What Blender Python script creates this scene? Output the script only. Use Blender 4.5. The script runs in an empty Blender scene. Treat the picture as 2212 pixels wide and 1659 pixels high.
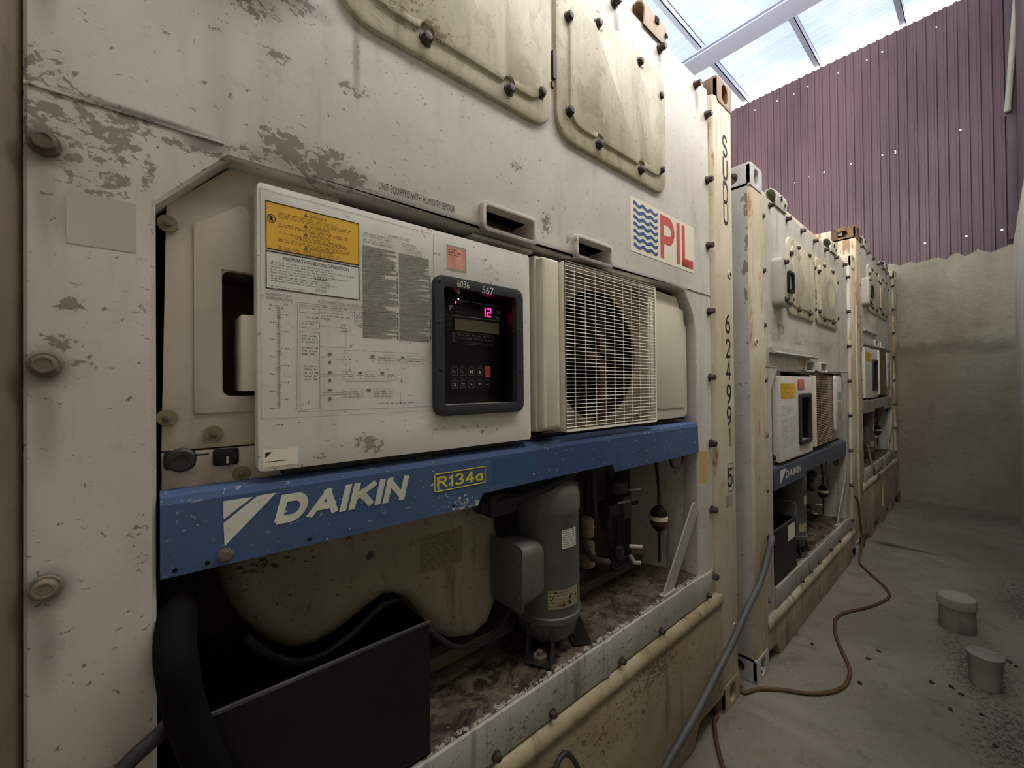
import bpy, bmesh, math, random
import numpy as np
from mathutils import Vector, Matrix
from mathutils.geometry import delaunay_2d_cdt
random.seed(7)
scene = bpy.context.scene
# ------------------------------------------------------------------ camera
W, H = 2212, 1659
FPX, YAW, PITCH, ROLL = 891.14, 49.189, 0.453, -0.570
CAM = Vector((0.3387, -0.7969, 1.4782))
def cam_axes():
    a, p, r = (math.radians(v) for v in (YAW, PITCH, ROLL))
    f = Vector((math.cos(a)*math.cos(p), math.sin(a)*math.cos(p), math.sin(p)))
    rt = Vector((math.sin(a), -math.cos(a), 0)); up = rt.cross(f)
    return math.cos(r)*rt+math.sin(r)*up, -math.sin(r)*rt+math.cos(r)*up, f
RT, UP, FW = cam_axes()
cd = bpy.data.cameras.new('camera'); cam = bpy.data.objects.new('camera', cd)
scene.collection.objects.link(cam); scene.camera = cam
cd.sensor_width = 36; cd.lens = FPX*36/W; cd.clip_start = 0.02; cd.clip_end = 200
cam.matrix_world = Matrix(((RT.x, UP.x, -FW.x, CAM.x), (RT.y, UP.y, -FW.y, CAM.y), (RT.z, UP.z, -FW.z, CAM.z), (0, 0, 0, 1)))
def at(px, py, val, axis=1):
    """point of the plane axis=val seen at a pixel of the photograph"""
    d = FW + RT*((px-W/2)/FPX) + UP*((H/2-py)/FPX)
    return CAM + d*((val-CAM[axis])/d[axis])
# ------------------------------------------------------------------ daylight
SKY = 7.0
world = bpy.data.worlds.new('overcast_sky'); scene.world = world; world.use_nodes = True
bg = world.node_tree.nodes['Background']
bg.inputs[0].default_value = (1.0, 0.975, 0.95, 1); bg.inputs[1].default_value = SKY
scene.view_settings.view_transform = 'Standard'; scene.view_settings.look = 'None'
scene.view_settings.exposure = 0.88; scene.view_settings.gamma = 1
scene.view_settings.use_curve_mapping = False
scene.cycles.max_bounces = 8; scene.cycles.diffuse_bounces = 5; scene.cycles.glossy_bounces = 3
scene.cycles.transparent_max_bounces = 6

# ------------------------------------------------------------------ materials
def srgb(r, g, b):
    f = lambda c: (c/12.92 if c <= .04045 else ((c+.055)/1.055)**2.4)
    return (f(r/255), f(g/255), f(b/255), 1)
class NT:
    def __init__(s, name):
        s.m = bpy.data.materials.new(name); s.m.use_nodes = True
        s.t = s.m.node_tree; s.n = s.t.nodes; s.b = s.n['Principled BSDF']; s.co = None
    def link(s, a, b): s.t.links.new(a, b)
    def coord(s):
        if s.co is None: s.co = s.n.new('ShaderNodeTexCoord').outputs['Object']
        return s.co
    def scaled(s, sc, off=(0, 0, 0)):
        m = s.n.new('ShaderNodeMapping'); s.link(s.coord(), m.inputs[0])
        m.inputs['Scale'].default_value = sc; m.inputs['Location'].default_value = off
        return m.outputs[0]
    def noise(s, scale, detail=4, rough=.6, vec=None, dist=0):
        n = s.n.new('ShaderNodeTexNoise'); s.link(vec if vec else s.coord(), n.inputs['Vector'])
        n.inputs['Scale'].default_value = scale; n.inputs['Detail'].default_value = detail
        n.inputs['Roughness'].default_value = rough; n.inputs['Distortion'].default_value = dist
        return n.outputs[0]
    def ramp(s, v, lo, hi, a=0., b=1.):
        r = s.n.new('ShaderNodeMapRange'); r.interpolation_type = 'SMOOTHSTEP'
        s.link(v, r.inputs[0]); r.inputs[1].default_value = lo; r.inputs[2].default_value = hi
        r.inputs[3].default_value = a; r.inputs[4].default_value = b
        return r.outputs[0]
    def math(s, op, a, b=None):
        m = s.n.new('ShaderNodeMath'); m.operation = op
        for i, v in enumerate((a, b)):
            if v is None: continue
            if isinstance(v, (int, float)): m.inputs[i].default_value = v
            else: s.link(v, m.inputs[i])
        return m.outputs[0]
    def mix(s, f, a, b):
        m = s.n.new('ShaderNodeMix'); m.data_type = 'RGBA'
        for k, v in ((0, f), (6, a), (7, b)):
            if isinstance(v, (int, float)): m.inputs[k].default_value = v
            elif isinstance(v, tuple): m.inputs[k].default_value = v
            else: s.link(v, m.inputs[k])
        return m.outputs[2]
    def blobs(s, pts):
        """max of soft ellipses: (x, z, rx, rz, strength) in the object's own x-z plane"""
        out = None
        for (x, z, rx, rz, st) in pts:
            m = s.n.new('ShaderNodeMapping'); m.vector_type = 'POINT'; s.link(s.coord(), m.inputs[0])
            m.inputs['Scale'].default_value = (1/rx, 0, 1/rz); m.inputs['Location'].default_value = (-x/rx, 0, -z/rz)
            l = s.n.new('ShaderNodeVectorMath'); l.operation = 'LENGTH'; s.link(m.outputs[0], l.inputs[0])
            v = s.ramp(l.outputs['Value'], 0.15, 1.0, st, 0)
            out = v if out is None else s.math('MAXIMUM', out, v)
        return out
    def bump(s, h, dist=.002, strength=.5):
        b = s.n.new('ShaderNodeBump'); s.link(h, b.inputs['Height'])
        b.inputs['Distance'].default_value = dist; b.inputs['Strength'].default_value = strength
        s.link(b.outputs[0], s.b.inputs['Normal'])
    def done(s, col, rough=.6, metal=0., spec=.3):
        if isinstance(col, tuple): s.b.inputs['Base Color'].default_value = col
        else: s.link(col, s.b.inputs['Base Color'])
        if isinstance(rough, float): s.b.inputs['Roughness'].default_value = rough
        else: s.link(rough, s.b.inputs['Roughness'])
        s.b.inputs['Metallic'].default_value = metal
        s.b.inputs['Specular IOR Level'].default_value = spec
        return s.m
def plain(name, c, rough=.6, metal=0., spec=.3, emit=0):
    n = NT(name); m = n.done(c, rough, metal, spec)
    if emit: n.b.inputs['Emission Color'].default_value = c; n.b.inputs['Emission Strength'].default_value = emit
    return m
def paint(name, base, tint, grime, amount=.5, scuffs=None, scuffcol=None, rust=0, blob=None, rustcol=None, seed=0, rough=.5, dust=None, thr=.56, mottle=0):
    n = NT(name)
    off = (seed*3.1, seed*1.7, seed*5.3)
    col = n.mix(n.ramp(n.noise(2.2, 3, .6, n.scaled((1, 1, 1), off)), .35, .65), base, tint)
    st = n.noise(5, 4, .6, n.scaled((3.2, 3.2, .45), off))
    col = n.mix(n.ramp(st, .52, .75, 0, amount), col, grime)
    col = n.mix(n.ramp(n.noise(22, 5, .7, n.scaled((1, 1, 1), off)), .56, .72, 0, amount*.7), col, grime)
    if mottle:
        mo = n.noise(7, 5, .68, n.scaled((1.4, 1, .8), off), .9)
        col = n.mix(n.ramp(mo, .50, .60, 0, mottle), col, grime)
        col = n.mix(n.ramp(mo, .46, .38, 0, mottle*.8), col, srgb(150, 146, 134))
    if rust:
        rc = rustcol or srgb(110, 66, 36)
        rn = n.noise(6, 6, .72, n.scaled((2.4, 2.4, .6), off))
        col = n.mix(n.ramp(rn, .66-rust*.2, .74-rust*.15, 0, .85), col, rc)
        col = n.mix(n.ramp(rn, .60-rust*.2, .70-rust*.2, 0, .35), col, srgb(176, 136, 84))
    if scuffs:
        bl = n.blobs(scuffs)
        fine = n.noise(85, 5, .65, n.scaled((.8, 1, 1.1), off), .5)
        v = n.math('ADD', fine, n.math('MULTIPLY', bl, .17))
        v = n.math('ADD', v, n.math('MULTIPLY', n.math('SUBTRACT', n.noise(17, 3, .6, n.scaled((1, 1, 1), off)), .5), n.math('MULTIPLY', bl, .55)))
        col = n.mix(n.ramp(v, thr+.065, thr+.125, 0, .85), col, scuffcol or grime)
        col = n.mix(n.math('MULTIPLY', bl, .22), col, grime)
    if blob:
        col = n.mix(n.blobs(blob), col, dust or grime)
    n.bump(n.noise(90, 3, .6), .0008, .35)
    return n.done(col, rough)

P = lambda x, y, v=.02: (at(x, y, v).x, at(x, y, v).z)
def pb(x, y, rx, rz, s=1.): a = P(x, y); return (a[0], a[1], rx, rz, s)
SC1 = [pb(70, 145, .03, .05), pb(130, 200, .03, .09), pb(170, 250, .055, .05), pb(280, 265, .05, .03, 1.1), pb(200, 320, .05, .09, .9), pb(110, 330, .03, .06, .8),
       pb(560, 20, .07, .035, 1.1), pb(650, 20, .05, .04, 1), pb(600, 120, .035, .02, 1), pb(770, 195, .05, .025, 1.1), pb(580, 300, .045, .03), pb(640, 330, .07, .05, 1.5), pb(690, 365, .07, .05, 1.4), pb(760, 385, .05, .04, 1.4), pb(200, 370, .06, .07, 1.2), pb(240, 300, .05, .05, 1.2), pb(90, 260, .03, .06, 1.1), pb(280, 265, .04, .018, 1.4),
       pb(720, 355, .05, .05, 1.2), pb(530, 330, .05, .015), pb(410, 320, .09, .012, 1), pb(150, 660, .02, .02, 1), pb(130, 740, .03, .02, .9), pb(170, 800, .03, .04, .7),
       pb(300, 1180, .02, .06, .7), pb(1115, 360, .04, .025, .8), pb(1180, 480, .04, .06, .8), pb(1230, 520, .03, .03, .7), pb(1290, 30, .03, .04), pb(1425, 120, .03, .1, 1), pb(1470, 150, .05, .04, .9), pb(320, 380, .015, .05)]
BOLTS_L = [(.228, 1.514-.2935*k) for k in range(-4, 4)]
RINGS = [(x, z-.006, .035, .042, .75) for x, z in BOLTS_L]
STAIN = [(x, z-.07, .02, .1, .35) for x, z in BOLTS_L] + [(1.53, 2.70, .03, .1, .7), (2.12, 2.72, .03, .08, .6), (P(140, 470)[0], P(140, 470)[1], .05, .05, .3), (.80, 1.872, .5, .022, .6), (1.35, 1.872, .5, .022, .5), (1.8, 1.874, .3, .02, .45), (.33, 1.886, .13, .010, .8), (.40, 1.872, .05, .02, .7), (P(600, 345)[0], P(600, 345)[1], .10, .03, .35), (P(740, 380)[0], P(740, 380)[1], .10, .035, .3), (P(770, 120)[0], P(770, 120)[1], .012, .12, .5), (P(470, 150)[0], P(470, 150)[1], .03, .2, .15), (P(640, 0)[0], P(640, 0)[1], .09, .03, .4)]
WHITE = srgb(206, 199, 190); WHITE2 = srgb(192, 184, 172); GRIME = srgb(105, 96, 80)
M = {}
M['panel1'] = paint('weathered_white_paint', WHITE, WHITE2, srgb(150, 140, 122), .35, SC1, srgb(112, 104, 92), blob=RINGS+STAIN, dust=srgb(62, 56, 46), seed=1)
M['panel2'] = paint('weathered_grey_paint', srgb(196, 192, 182), srgb(178, 172, 158), srgb(140, 128, 108), .55, [(.9, 1.76, .5, .08, .5), (1.9, 1.8, .1, .3, .9), (1.5, 1.72, .2, .1, .8), (.4, 1.75, .1, .1, .7)], srgb(150, 132, 108), seed=2, mottle=.15)
M['panel3'] = paint('weathered_pale_paint', srgb(198, 194, 182), srgb(180, 174, 158), srgb(140, 128, 108), .55, [(1.9, 2.1, .15, .3, .7), (.9, 2.05, .4, .1, .6)], srgb(140, 126, 104), seed=3)
M['hatch'] = paint('yellowed_cream_paint', srgb(200, 191, 168), srgb(182, 170, 142), srgb(128, 114, 88), .6, [(.72, 2.33, .08, .12, .9), (.8, 2.27, .08, .05, .8), (.95, 2.6, .1, .1, .4)], srgb(134, 116, 84), seed=4, mottle=.32)
M['post1'] = paint('cream_post_paint', srgb(204, 195, 172), srgb(190, 177, 148), srgb(140, 114, 78), .6, rust=.22, seed=5, blob=[(2.30, 2.83, .05, .09, .8), (2.39, 2.84, .05, .12, .85)], dust=srgb(70, 52, 40), rustcol=srgb(124, 84, 48))
M['post2'] = paint('grey_cream_post_paint', srgb(205, 196, 172), srgb(190, 176, 146), srgb(150, 112, 78), .6, rust=.45, seed=6, rustcol=srgb(156, 92, 58))
M['side2'] = paint('pale_grey_side_paint', srgb(196, 194, 190), srgb(184, 182, 176), srgb(150, 142, 130), .3, seed=16)
M['post3'] = paint('rusty_post_paint', srgb(206, 196, 172), srgb(188, 170, 138), srgb(116, 86, 60), .75, rust=.75, seed=7, rustcol=srgb(84, 58, 42))
M['rustcast'] = paint('rusted_casting_paint', srgb(92, 72, 56), srgb(70, 54, 44), srgb(44, 36, 30), .8, rust=.8, seed=8, rustcol=srgb(58, 42, 34), rough=.8)
M['cast1'] = paint('peeling_casting_paint', srgb(118, 96, 74), srgb(88, 68, 52), srgb(52, 40, 32), .9, rust=.95, seed=9, rustcol=srgb(78, 56, 42))
M['sill'] = paint('dirty_cream_sill_paint', srgb(170, 156, 128), srgb(148, 132, 102), srgb(92, 74, 50), .9, [(1.5, .4, .9, .15, .45), (1.7, .45, .3, .08, .8)], srgb(92, 72, 46), rust=.25, seed=10)
M['sill2'] = paint('brown_stained_sill_paint', srgb(182, 172, 150), srgb(158, 146, 122), srgb(96, 80, 60), .85, rust=.3, seed=11, rustcol=srgb(104, 76, 54))
M['apron'] = paint('scuffed_grey_paint', srgb(176, 174, 162), srgb(158, 154, 142), srgb(96, 86, 70), .8, seed=12, scuffs=[(1.2, .6, 1.2, .06, .35)], scuffcol=srgb(90, 78, 62))
def shelf_mat():
    n = NT('rust_eaten_deck')
    a = n.noise(9, 7, .75, n.scaled((1, 1.2, 1)), .6)
    col = n.mix(n.ramp(a, .42, .56), srgb(40, 29, 20), srgb(84, 72, 57))
    col = n.mix(n.ramp(n.noise(26, 5, .7), .52, .62, 0, .8), col, srgb(106, 95, 80))
    col = n.mix(n.ramp(n.noise(60, 4, .7), .60, .68, 0, .7), col, srgb(28, 19, 14))
    sep = n.n.new('ShaderNodeSeparateXYZ'); n.link(n.coord(), sep.inputs[0])
    e = n.math('ADD', n.ramp(sep.outputs[1], .018, .05, .24, 0), n.noise(70, 4, .7))
    col = n.mix(n.ramp(e, .66, .72, 0, .9), col, srgb(160, 153, 142))
    n.bump(n.noise(40, 5, .7), .003, .7)
    return n.done(col, .85)
M['shelf'] = shelf_mat()
M['bracket'] = paint('tan_rusted_bracket', srgb(158, 138, 112), srgb(136, 114, 90), srgb(92, 70, 52), .7, rust=.5, seed=44)
M['post0'] = paint('rusty_shaded_post', srgb(116, 104, 86), srgb(96, 84, 70), srgb(70, 58, 50), .5, seed=45, rustcol=srgb(70, 52, 44))  # rust brown with the left post's shadow put into the colour
M['lightpanel'] = paint('ivory_sheet_paint', srgb(190, 180, 164), srgb(180, 168, 150), srgb(134, 116, 92), .3, seed=13)
M['boxpaint'] = paint('control_box_enamel', srgb(214, 210, 200), srgb(204, 199, 188), srgb(158, 148, 132), .25,
    [pb(800, 960, .05, .035, 1.1), pb(690, 985, .02, .015, 1), pb(1060, 600, .05, .06, .6), pb(870, 800, .02, .05, .5), pb(1050, 930, .06, .02, .5)], srgb(122, 118, 100), seed=14)
M['column'] = paint('cream_enamel', srgb(212, 204, 184), srgb(204, 194, 172), srgb(160, 146, 120), .25, seed=15)
M['blue'] = paint('blue_bar_paint', srgb(56, 76, 110), srgb(68, 88, 122), srgb(56, 66, 82), .28, [pb(1000, 1090, .08, .04, .55), pb(950, 1050, .05, .05, .4), pb(1030, 1085, .015, .02, 1.0), pb(700, 1110, .03, .02, .4)], srgb(190, 190, 184), seed=17, rough=.45)
M['blue2'] = paint('faded_blue_bar_paint', srgb(62, 70, 84), srgb(76, 82, 92), srgb(88, 92, 96), .6, seed=18)
M['greybar'] = paint('grey_bar_paint', srgb(158, 154, 138), srgb(140, 134, 118), srgb(96, 86, 70), .7, seed=19)
M['shroud'] = paint('shaded_brown_shroud', srgb(140, 126, 104), srgb(124, 110, 90), srgb(84, 70, 54), .6, seed=48)  # shroud colour darkened for the shade behind the fan guard
M['comp'] = paint('grey_green_enamel', srgb(92, 93, 86), srgb(82, 82, 75), srgb(52, 50, 44), .5, seed=20, rough=.4)
M['frp'] = paint('stained_beige_housing', srgb(168, 160, 136), srgb(142, 134, 112), srgb(78, 68, 54), .8, [pb(855, 1195, .02, .03, 1.2), pb(820, 1215, .02, .03, 1), pb(950, 1140, .02, .02, 1), pb(870, 1250, .02, .02, 1), pb(600, 1250, .2, .1, .5)], srgb(44, 32, 30), seed=21)
M['backwall'] = paint('dim_beige_lining', srgb(120, 108, 92), srgb(100, 90, 76), srgb(60, 50, 42), .7, seed=22)  # dimness of the recesses put into the beige
M['lining'] = paint('dark_grey_lining', srgb(70, 66, 56), srgb(56, 52, 46), srgb(34, 30, 26), .7, seed=47)  # dark grey for the compartment back and some fittings
M['dark'] = plain('black_painted_steel', srgb(14, 14, 14), .5)
M['darkgrey'] = plain('dark_machinery_grey', srgb(46, 45, 41), .5)
M['blackrubber'] = plain('deep_black_rubber', srgb(13, 13, 12), .8, spec=.1)
M['void'] = plain('unlit_black', srgb(8, 8, 8), .9)  # flat black painted in for unlit hollows and holes
M['rubber'] = paint('black_cable_rubber', srgb(42, 42, 42), srgb(52, 50, 48), srgb(80, 76, 68), .35, seed=23)
M['greycable'] = paint('grey_cable_sheath', srgb(72, 74, 74), srgb(86, 86, 82), srgb(110, 100, 86), .5, seed=24)
M['browncable'] = paint('brown_cable_sheath', srgb(98, 74, 48), srgb(84, 62, 40), srgb(60, 44, 30), .5, seed=25)
M['palecable'] = plain('pale_yellow_cable', srgb(176, 160, 118), .6)
M['boxblack'] = paint('black_box_paint', srgb(17, 17, 16), srgb(21, 21, 20), srgb(40, 37, 33), .3, seed=26, rough=.45)
M['edge'] = paint('worn_bare_edge', srgb(60, 59, 56), srgb(88, 86, 80), srgb(120, 117, 110), .7, seed=46)
M['bolt'] = paint('bolt_steel', srgb(120, 108, 92), srgb(92, 80, 66), srgb(50, 40, 32), .8, seed=27, rough=.55)
M['boltdark'] = paint('rusty_bolt_steel', srgb(74, 58, 50), srgb(58, 46, 40), srgb(34, 28, 24), .8, seed=28)
M['washer'] = plain('olive_grey_washer', srgb(122, 110, 84), .6)
M['galv'] = paint('galvanised_bar', srgb(176, 172, 160), srgb(160, 154, 142), srgb(116, 104, 86), .4, seed=29, rough=.5)
M['plastic'] = plain('black_frame_plastic', srgb(44, 47, 50), .45)
M['facia'] = plain('black_control_facia', srgb(18, 18, 18), .35)
M['lcd'] = plain('grey_green_lcd', srgb(118, 116, 92), .3)
M['led'] = plain('magenta_led', (1, .02, .25, 1), .5, emit=1.5)
M['ledgreen'] = plain('green_led', (.25, 1, .2, 1), .5, emit=3)
M['ledred'] = plain('pink_led', (1, .05, .25, 1), .5, emit=3)
M['redkey'] = plain('red_key', srgb(176, 74, 60), .5)
M['ink'] = plain('black_ink', srgb(36, 34, 32), .6)
M['inkgrey'] = plain('worn_grey_ink', srgb(112, 108, 98), .6)
M['inkfaint'] = plain('faint_printed_line', srgb(150, 146, 134), .6)
M['inkyellow'] = plain('brown_ink_on_yellow', srgb(110, 84, 40), .6)
M['white_ink'] = plain('white_print', srgb(196, 194, 186), .6)
M['greyprint'] = plain('dim_white_print', srgb(120, 118, 112), .6)
M['yellow'] = paint('yellow_sticker', srgb(222, 176, 62), srgb(214, 166, 54), srgb(180, 140, 50), .3, seed=30)
M['paper'] = plain('white_sticker', srgb(208, 206, 194), .55)
M['ivory'] = plain('ivory_sticker', srgb(224, 214, 194), .55)
M['redpaper'] = paint('faded_red_sticker', srgb(186, 84, 68), srgb(200, 120, 100), srgb(214, 190, 170), .6, seed=31)
M['logowhite'] = paint('worn_white_lettering', srgb(206, 206, 190), srgb(190, 190, 170), srgb(150, 150, 130), .5, seed=32)
M['logoyellow'] = plain('yellow_outline_lettering', srgb(200, 190, 60), .55)
M['pilred'] = plain('red_lettering', srgb(192, 84, 78), .5)
M['pilblue'] = plain('blue_wave_print', srgb(52, 84, 132), .5)
M['decal'] = paint('faded_decal', srgb(150, 140, 124), srgb(170, 162, 146), srgb(110, 98, 84), .7, seed=33)
M['gold'] = plain('ochre_sticker', srgb(190, 158, 104), .7)
M['wire'] = plain('white_coated_wire', srgb(236, 230, 212), .45)
M['wire2'] = plain('dusty_brown_wire', srgb(150, 126, 100), .6)
M['fanrust'] = plain('rust_brown_strut', srgb(70, 44, 30), .7)
M['olive'] = plain('shaded_olive', srgb(92, 84, 66), .7)  # cavity shade put into the olive; also serves as label print

# ------------------------------------------------------------------ mesh helpers
OFF = Vector((0, 0, 0))                       # height shift of the unit being built
def rrect(x0, x1, z0, z1, r, n=5):
    pts = []
    for cx, cz, a0 in ((x1-r, z0+r, -90), (x1-r, z1-r, 0), (x0+r, z1-r, 90), (x0+r, z0+r, 180)):
        for k in range(n+1):
            a = math.radians(a0+90*k/n); pts.append((cx+r*math.cos(a), cz+r*math.sin(a)))
    return pts
def ellipse(cx, cz, rx, rz, n=24, a0=0): return [(cx+rx*math.cos(2*math.pi*k/n+a0), cz+rz*math.sin(2*math.pi*k/n+a0)) for k in range(n)]
def stadium(cx, cz, w, h, n=8):
    return rrect(cx-w/2, cx+w/2, cz-h/2, cz+h/2, min(w, h)/2*.98, n)
class G:
    def __init__(s): s.v = []; s.f = []; s.mi = []
    def add(s, vs, fs, mi=0):
        b = len(s.v); s.v += [tuple(v) for v in vs]
        for f in fs: s.f.append(tuple(b+i for i in f)); s.mi.append(mi)
        return s
    def box(s, x0, x1, y0, y1, z0, z1, mi=0):
        return s.add([(x0, y0, z0), (x1, y0, z0), (x1, y1, z0), (x0, y1, z0), (x0, y0, z1), (x1, y0, z1), (x1, y1, z1), (x0, y1, z1)],
            [(0, 1, 5, 4), (1, 2, 6, 5), (2, 3, 7, 6), (3, 0, 4, 7), (4, 5, 6, 7), (3, 2, 1, 0)], mi)
    def prism(s, poly, y0, y1, mi=0, axis='y', holes=(), wallmi=None):
        def pt(a, b, d): return {'y': (a, d, b), 'x': (d, a, b), 'z': (a, b, d)}[axis]
        loops = [list(poly)]+[list(h) for h in holes]
        if holes:
            co = [Vector(p) for l in loops for p in l]; edges = []; b = 0
            for l in loops: edges += [(b+i, b+(i+1) % len(l)) for i in range(len(l))]; b += len(l)
            vs, es, fs, ov, oe, of = delaunay_2d_cdt(co, edges, [], 0, 1e-7)
            def inside(p, l):
                c = False; n = len(l); j = n-1
                for i in range(n):
                    if (l[i][1] > p[1]) != (l[j][1] > p[1]) and p[0] < (l[j][0]-l[i][0])*(p[1]-l[i][1])/(l[j][1]-l[i][1])+l[i][0]: c = not c
                    j = i
                return c
            keep = []
            for f in fs:
                c = sum((vs[i] for i in f), Vector((0, 0)))/len(f)
                if inside(c, loops[0]) and not any(inside(c, h) for h in loops[1:]): keep.append(tuple(f))
            s.add([pt(v.x, v.y, y0) for v in vs], keep, mi); s.add([pt(v.x, v.y, y1) for v in vs], [tuple(reversed(f)) for f in keep], mi)
        else:
            n = len(poly)
            s.add([pt(a, b, y0) for a, b in poly], [tuple(range(n))], mi); s.add([pt(a, b, y1) for a, b in poly], [tuple(reversed(range(n)))], mi)
        for l in loops:
            n = len(l)
            s.add([pt(a, b, y0) for a, b in l]+[pt(a, b, y1) for a, b in l], [(i, (i+1) % n, n+(i+1) % n, n+i) for i in range(n)], mi if wallmi is None else wallmi)
        return s
    def plate(s, x0, x1, z0, z1, r, yf, yb, bev=.006, mi=0):
        """rounded plate standing proud, with a bevelled face towards -y"""
        L = [(rrect(x0, x1, z0, z1, r), yb), (rrect(x0, x1, z0, z1, r), yf+bev), (rrect(x0+bev*.3, x1-bev*.3, z0+bev*.3, z1-bev*.3, max(r-bev*.3, .001)), yf+bev*.3), (rrect(x0+bev, x1-bev, z0+bev, z1-bev, max(r-bev, .001)), yf)]
        n = len(L[0][0]); vs = [(a, y, b) for l, y in L for a, b in l]
        fs = [(k*n+i, k*n+(i+1) % n, (k+1)*n+(i+1) % n, (k+1)*n+i) for k in range(3) for i in range(n)]
        return s.add(vs, fs+[tuple(range(3*n, 4*n)), tuple(reversed(range(n)))], mi)
    def frame(s, x0, x1, z0, z1, r, t, y0, y1, mi=0, ri=None):
        o = rrect(x0, x1, z0, z1, r); i_ = rrect(x0+t, x1-t, z0+t, z1-t, max(ri if ri else r-t, .002))
        n = len(o); vs = [(a, y, b) for l in (o, i_) for y in (y0, y1) for a, b in l]
        fs = []
        for i in range(n):
            j = (i+1) % n
            fs += [(i, j, 2*n+j, 2*n+i), (n+j, n+i, 3*n+i, 3*n+j), (j, i, n+i, n+j), (2*n+i, 2*n+j, 3*n+j, 3*n+i)]
        return s.add(vs, fs, mi)
    def tube(s, pts, r, seg=10, mi=0, caps=True, smooth=0):
        pts = [Vector(p) for p in pts]
        if smooth:
            out = []
            for i in range(len(pts)-1):
                p0, p1, p2, p3 = pts[max(i-1, 0)], pts[i], pts[i+1], pts[min(i+2, len(pts)-1)]
                for k in range(smooth):
                    t = k/smooth
                    out.append(.5*((2*p1)+(-p0+p2)*t+(2*p0-5*p1+4*p2-p3)*t*t+(-p0+3*p1-3*p2+p3)*t**3))
            pts = out+[pts[-1]]
        rs = r if isinstance(r, (list, tuple)) else [r]*len(pts)
        vs = []; up = None
        for i, p in enumerate(pts):
            d = (pts[min(i+1, len(pts)-1)]-pts[max(i-1, 0)]).normalized()
            if up is None: up = d.orthogonal().normalized()
            up = (up-d*up.dot(d)).normalized(); sd = d.cross(up)
            for k in range(seg):
                a = 2*math.pi*k/seg; vs.append(p+(up*math.cos(a)+sd*math.sin(a))*rs[i])
        fs = [(i*seg+k, i*seg+(k+1) % seg, (i+1)*seg+(k+1) % seg, (i+1)*seg+k) for i in range(len(pts)-1) for k in range(seg)]
        if caps: fs += [tuple(reversed(range(seg))), tuple(range((len(pts)-1)*seg, len(pts)*seg))]
        return s.add(vs, fs, mi)
    def lathe(s, base, axis, prof, seg=24, mi=0, rot=0):
        a = Vector(axis).normalized(); u = a.orthogonal().normalized(); w = a.cross(u); base = Vector(base)
        vs = [base+a*h+(u*math.cos(2*math.pi*k/seg+rot)+w*math.sin(2*math.pi*k/seg+rot))*max(r, 1e-5) for r, h in prof for k in range(seg)]
        n = len(prof)
        return s.add(vs, [(i*seg+k, i*seg+(k+1) % seg, (i+1)*seg+(k+1) % seg, (i+1)*seg+k) for i in range(n-1) for k in range(seg)]+[tuple(reversed(range(seg))), tuple(range((n-1)*seg, n*seg))], mi)
    def flat(s, poly, y, mi=0):
        """thin print lying on a face that looks towards -y"""
        return s.add([(a, y, b) for a, b in poly], [tuple(range(len(poly)))], mi)
    def rect(s, x0, x1, z0, z1, y, mi=0): return s.flat([(x0, z0), (x1, z0), (x1, z1), (x0, z1)], y, mi)
    def line(s, x0, z0, x1, z1, w, y, mi=0):
        d = Vector((x1-x0, z1-z0)).normalized()*w/2
        return s.flat([(x0+d.y, z0-d.x), (x1+d.y, z1-d.x), (x1-d.y, z1+d.x), (x0-d.y, z0+d.x)], y, mi)
    def outline(s, x0, x1, z0, z1, w, y, mi=0):
        s.rect(x0, x1, z0, z0+w, y, mi); s.rect(x0, x1, z1-w, z1, y, mi); s.rect(x0, x0+w, z0, z1, y, mi); return s.rect(x1-w, x1, z0, z1, y, mi)
    def text(s, t, x, z, h, y, mi=0, width=None, shear=0, bold=0, centre=False, vertical=False, mapper=None):
        c = bpy.data.curves.new('t', 'FONT'); c.body = t; c.size = 1; c.offset = bold; c.resolution_u = 3
        o = bpy.data.objects.new('t', c); me = o.to_mesh()
        vs = np.array([v.co for v in me.vertices]) if len(me.vertices) else np.zeros((1, 3)); fs = [tuple(p.vertices) for p in me.polygons]
        o.to_mesh_clear(); bpy.data.objects.remove(o); bpy.data.curves.remove(c)
        caph = .729; k = h/caph; xs = vs[:, 0]-vs[:, 0].min(); zs = vs[:, 1]
        kx = width/xs.max() if width and xs.max() > 0 else k
        X = xs*kx; Z = zs*k
        if shear: X = X+Z*shear
        if centre: X = X-X.max()/2
        if mapper: return s.add([mapper(a, b) for a, b in zip(X, Z)], fs, mi)
        return s.add([(x+a, y, z+b) for a, b in zip(X, Z)], fs, mi)
    def micro(s, x0, x1, ztop, rows, pitch, h, y, mi=0, fill=.9, cw=.0017, ragged=.5):
        """rows of print too small to read"""
        for k in range(rows):
            z = ztop-k*pitch; x = x0; end = x0+(x1-x0)*(1-ragged*random.random()) if ragged else x1
            while x < end:
                n = random.randint(2, 8)
                for _ in range(n):
                    if x > end: break
                    hh = h*random.choice((.6, 1, 1, .8)); s.rect(x, x+cw*random.choice((.55, .75, .9)), z-h, z-h+hh, y, mi); x += cw*1.25
                x += cw*1.6/fill
        return s
    def build(s, name, mats, parent=None, smooth=35, bevel=0, label=None, seg=2):
        me = bpy.data.meshes.new(name)
        me.from_pydata([(v[0]+OFF.x, v[1]+OFF.y, v[2]+OFF.z) for v in s.v], [], s.f)
        for m in (mats if isinstance(mats, (list, tuple)) else [mats]): me.materials.append(M[m] if isinstance(m, str) else m)
        for p, i in zip(me.polygons, s.mi): p.material_index = i
        bm = bmesh.new(); bm.from_mesh(me)
        bmesh.ops.remove_doubles(bm, verts=bm.verts, dist=1e-5)
        if not s_flat(s): bmesh.ops.recalc_face_normals(bm, faces=bm.faces)
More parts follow.
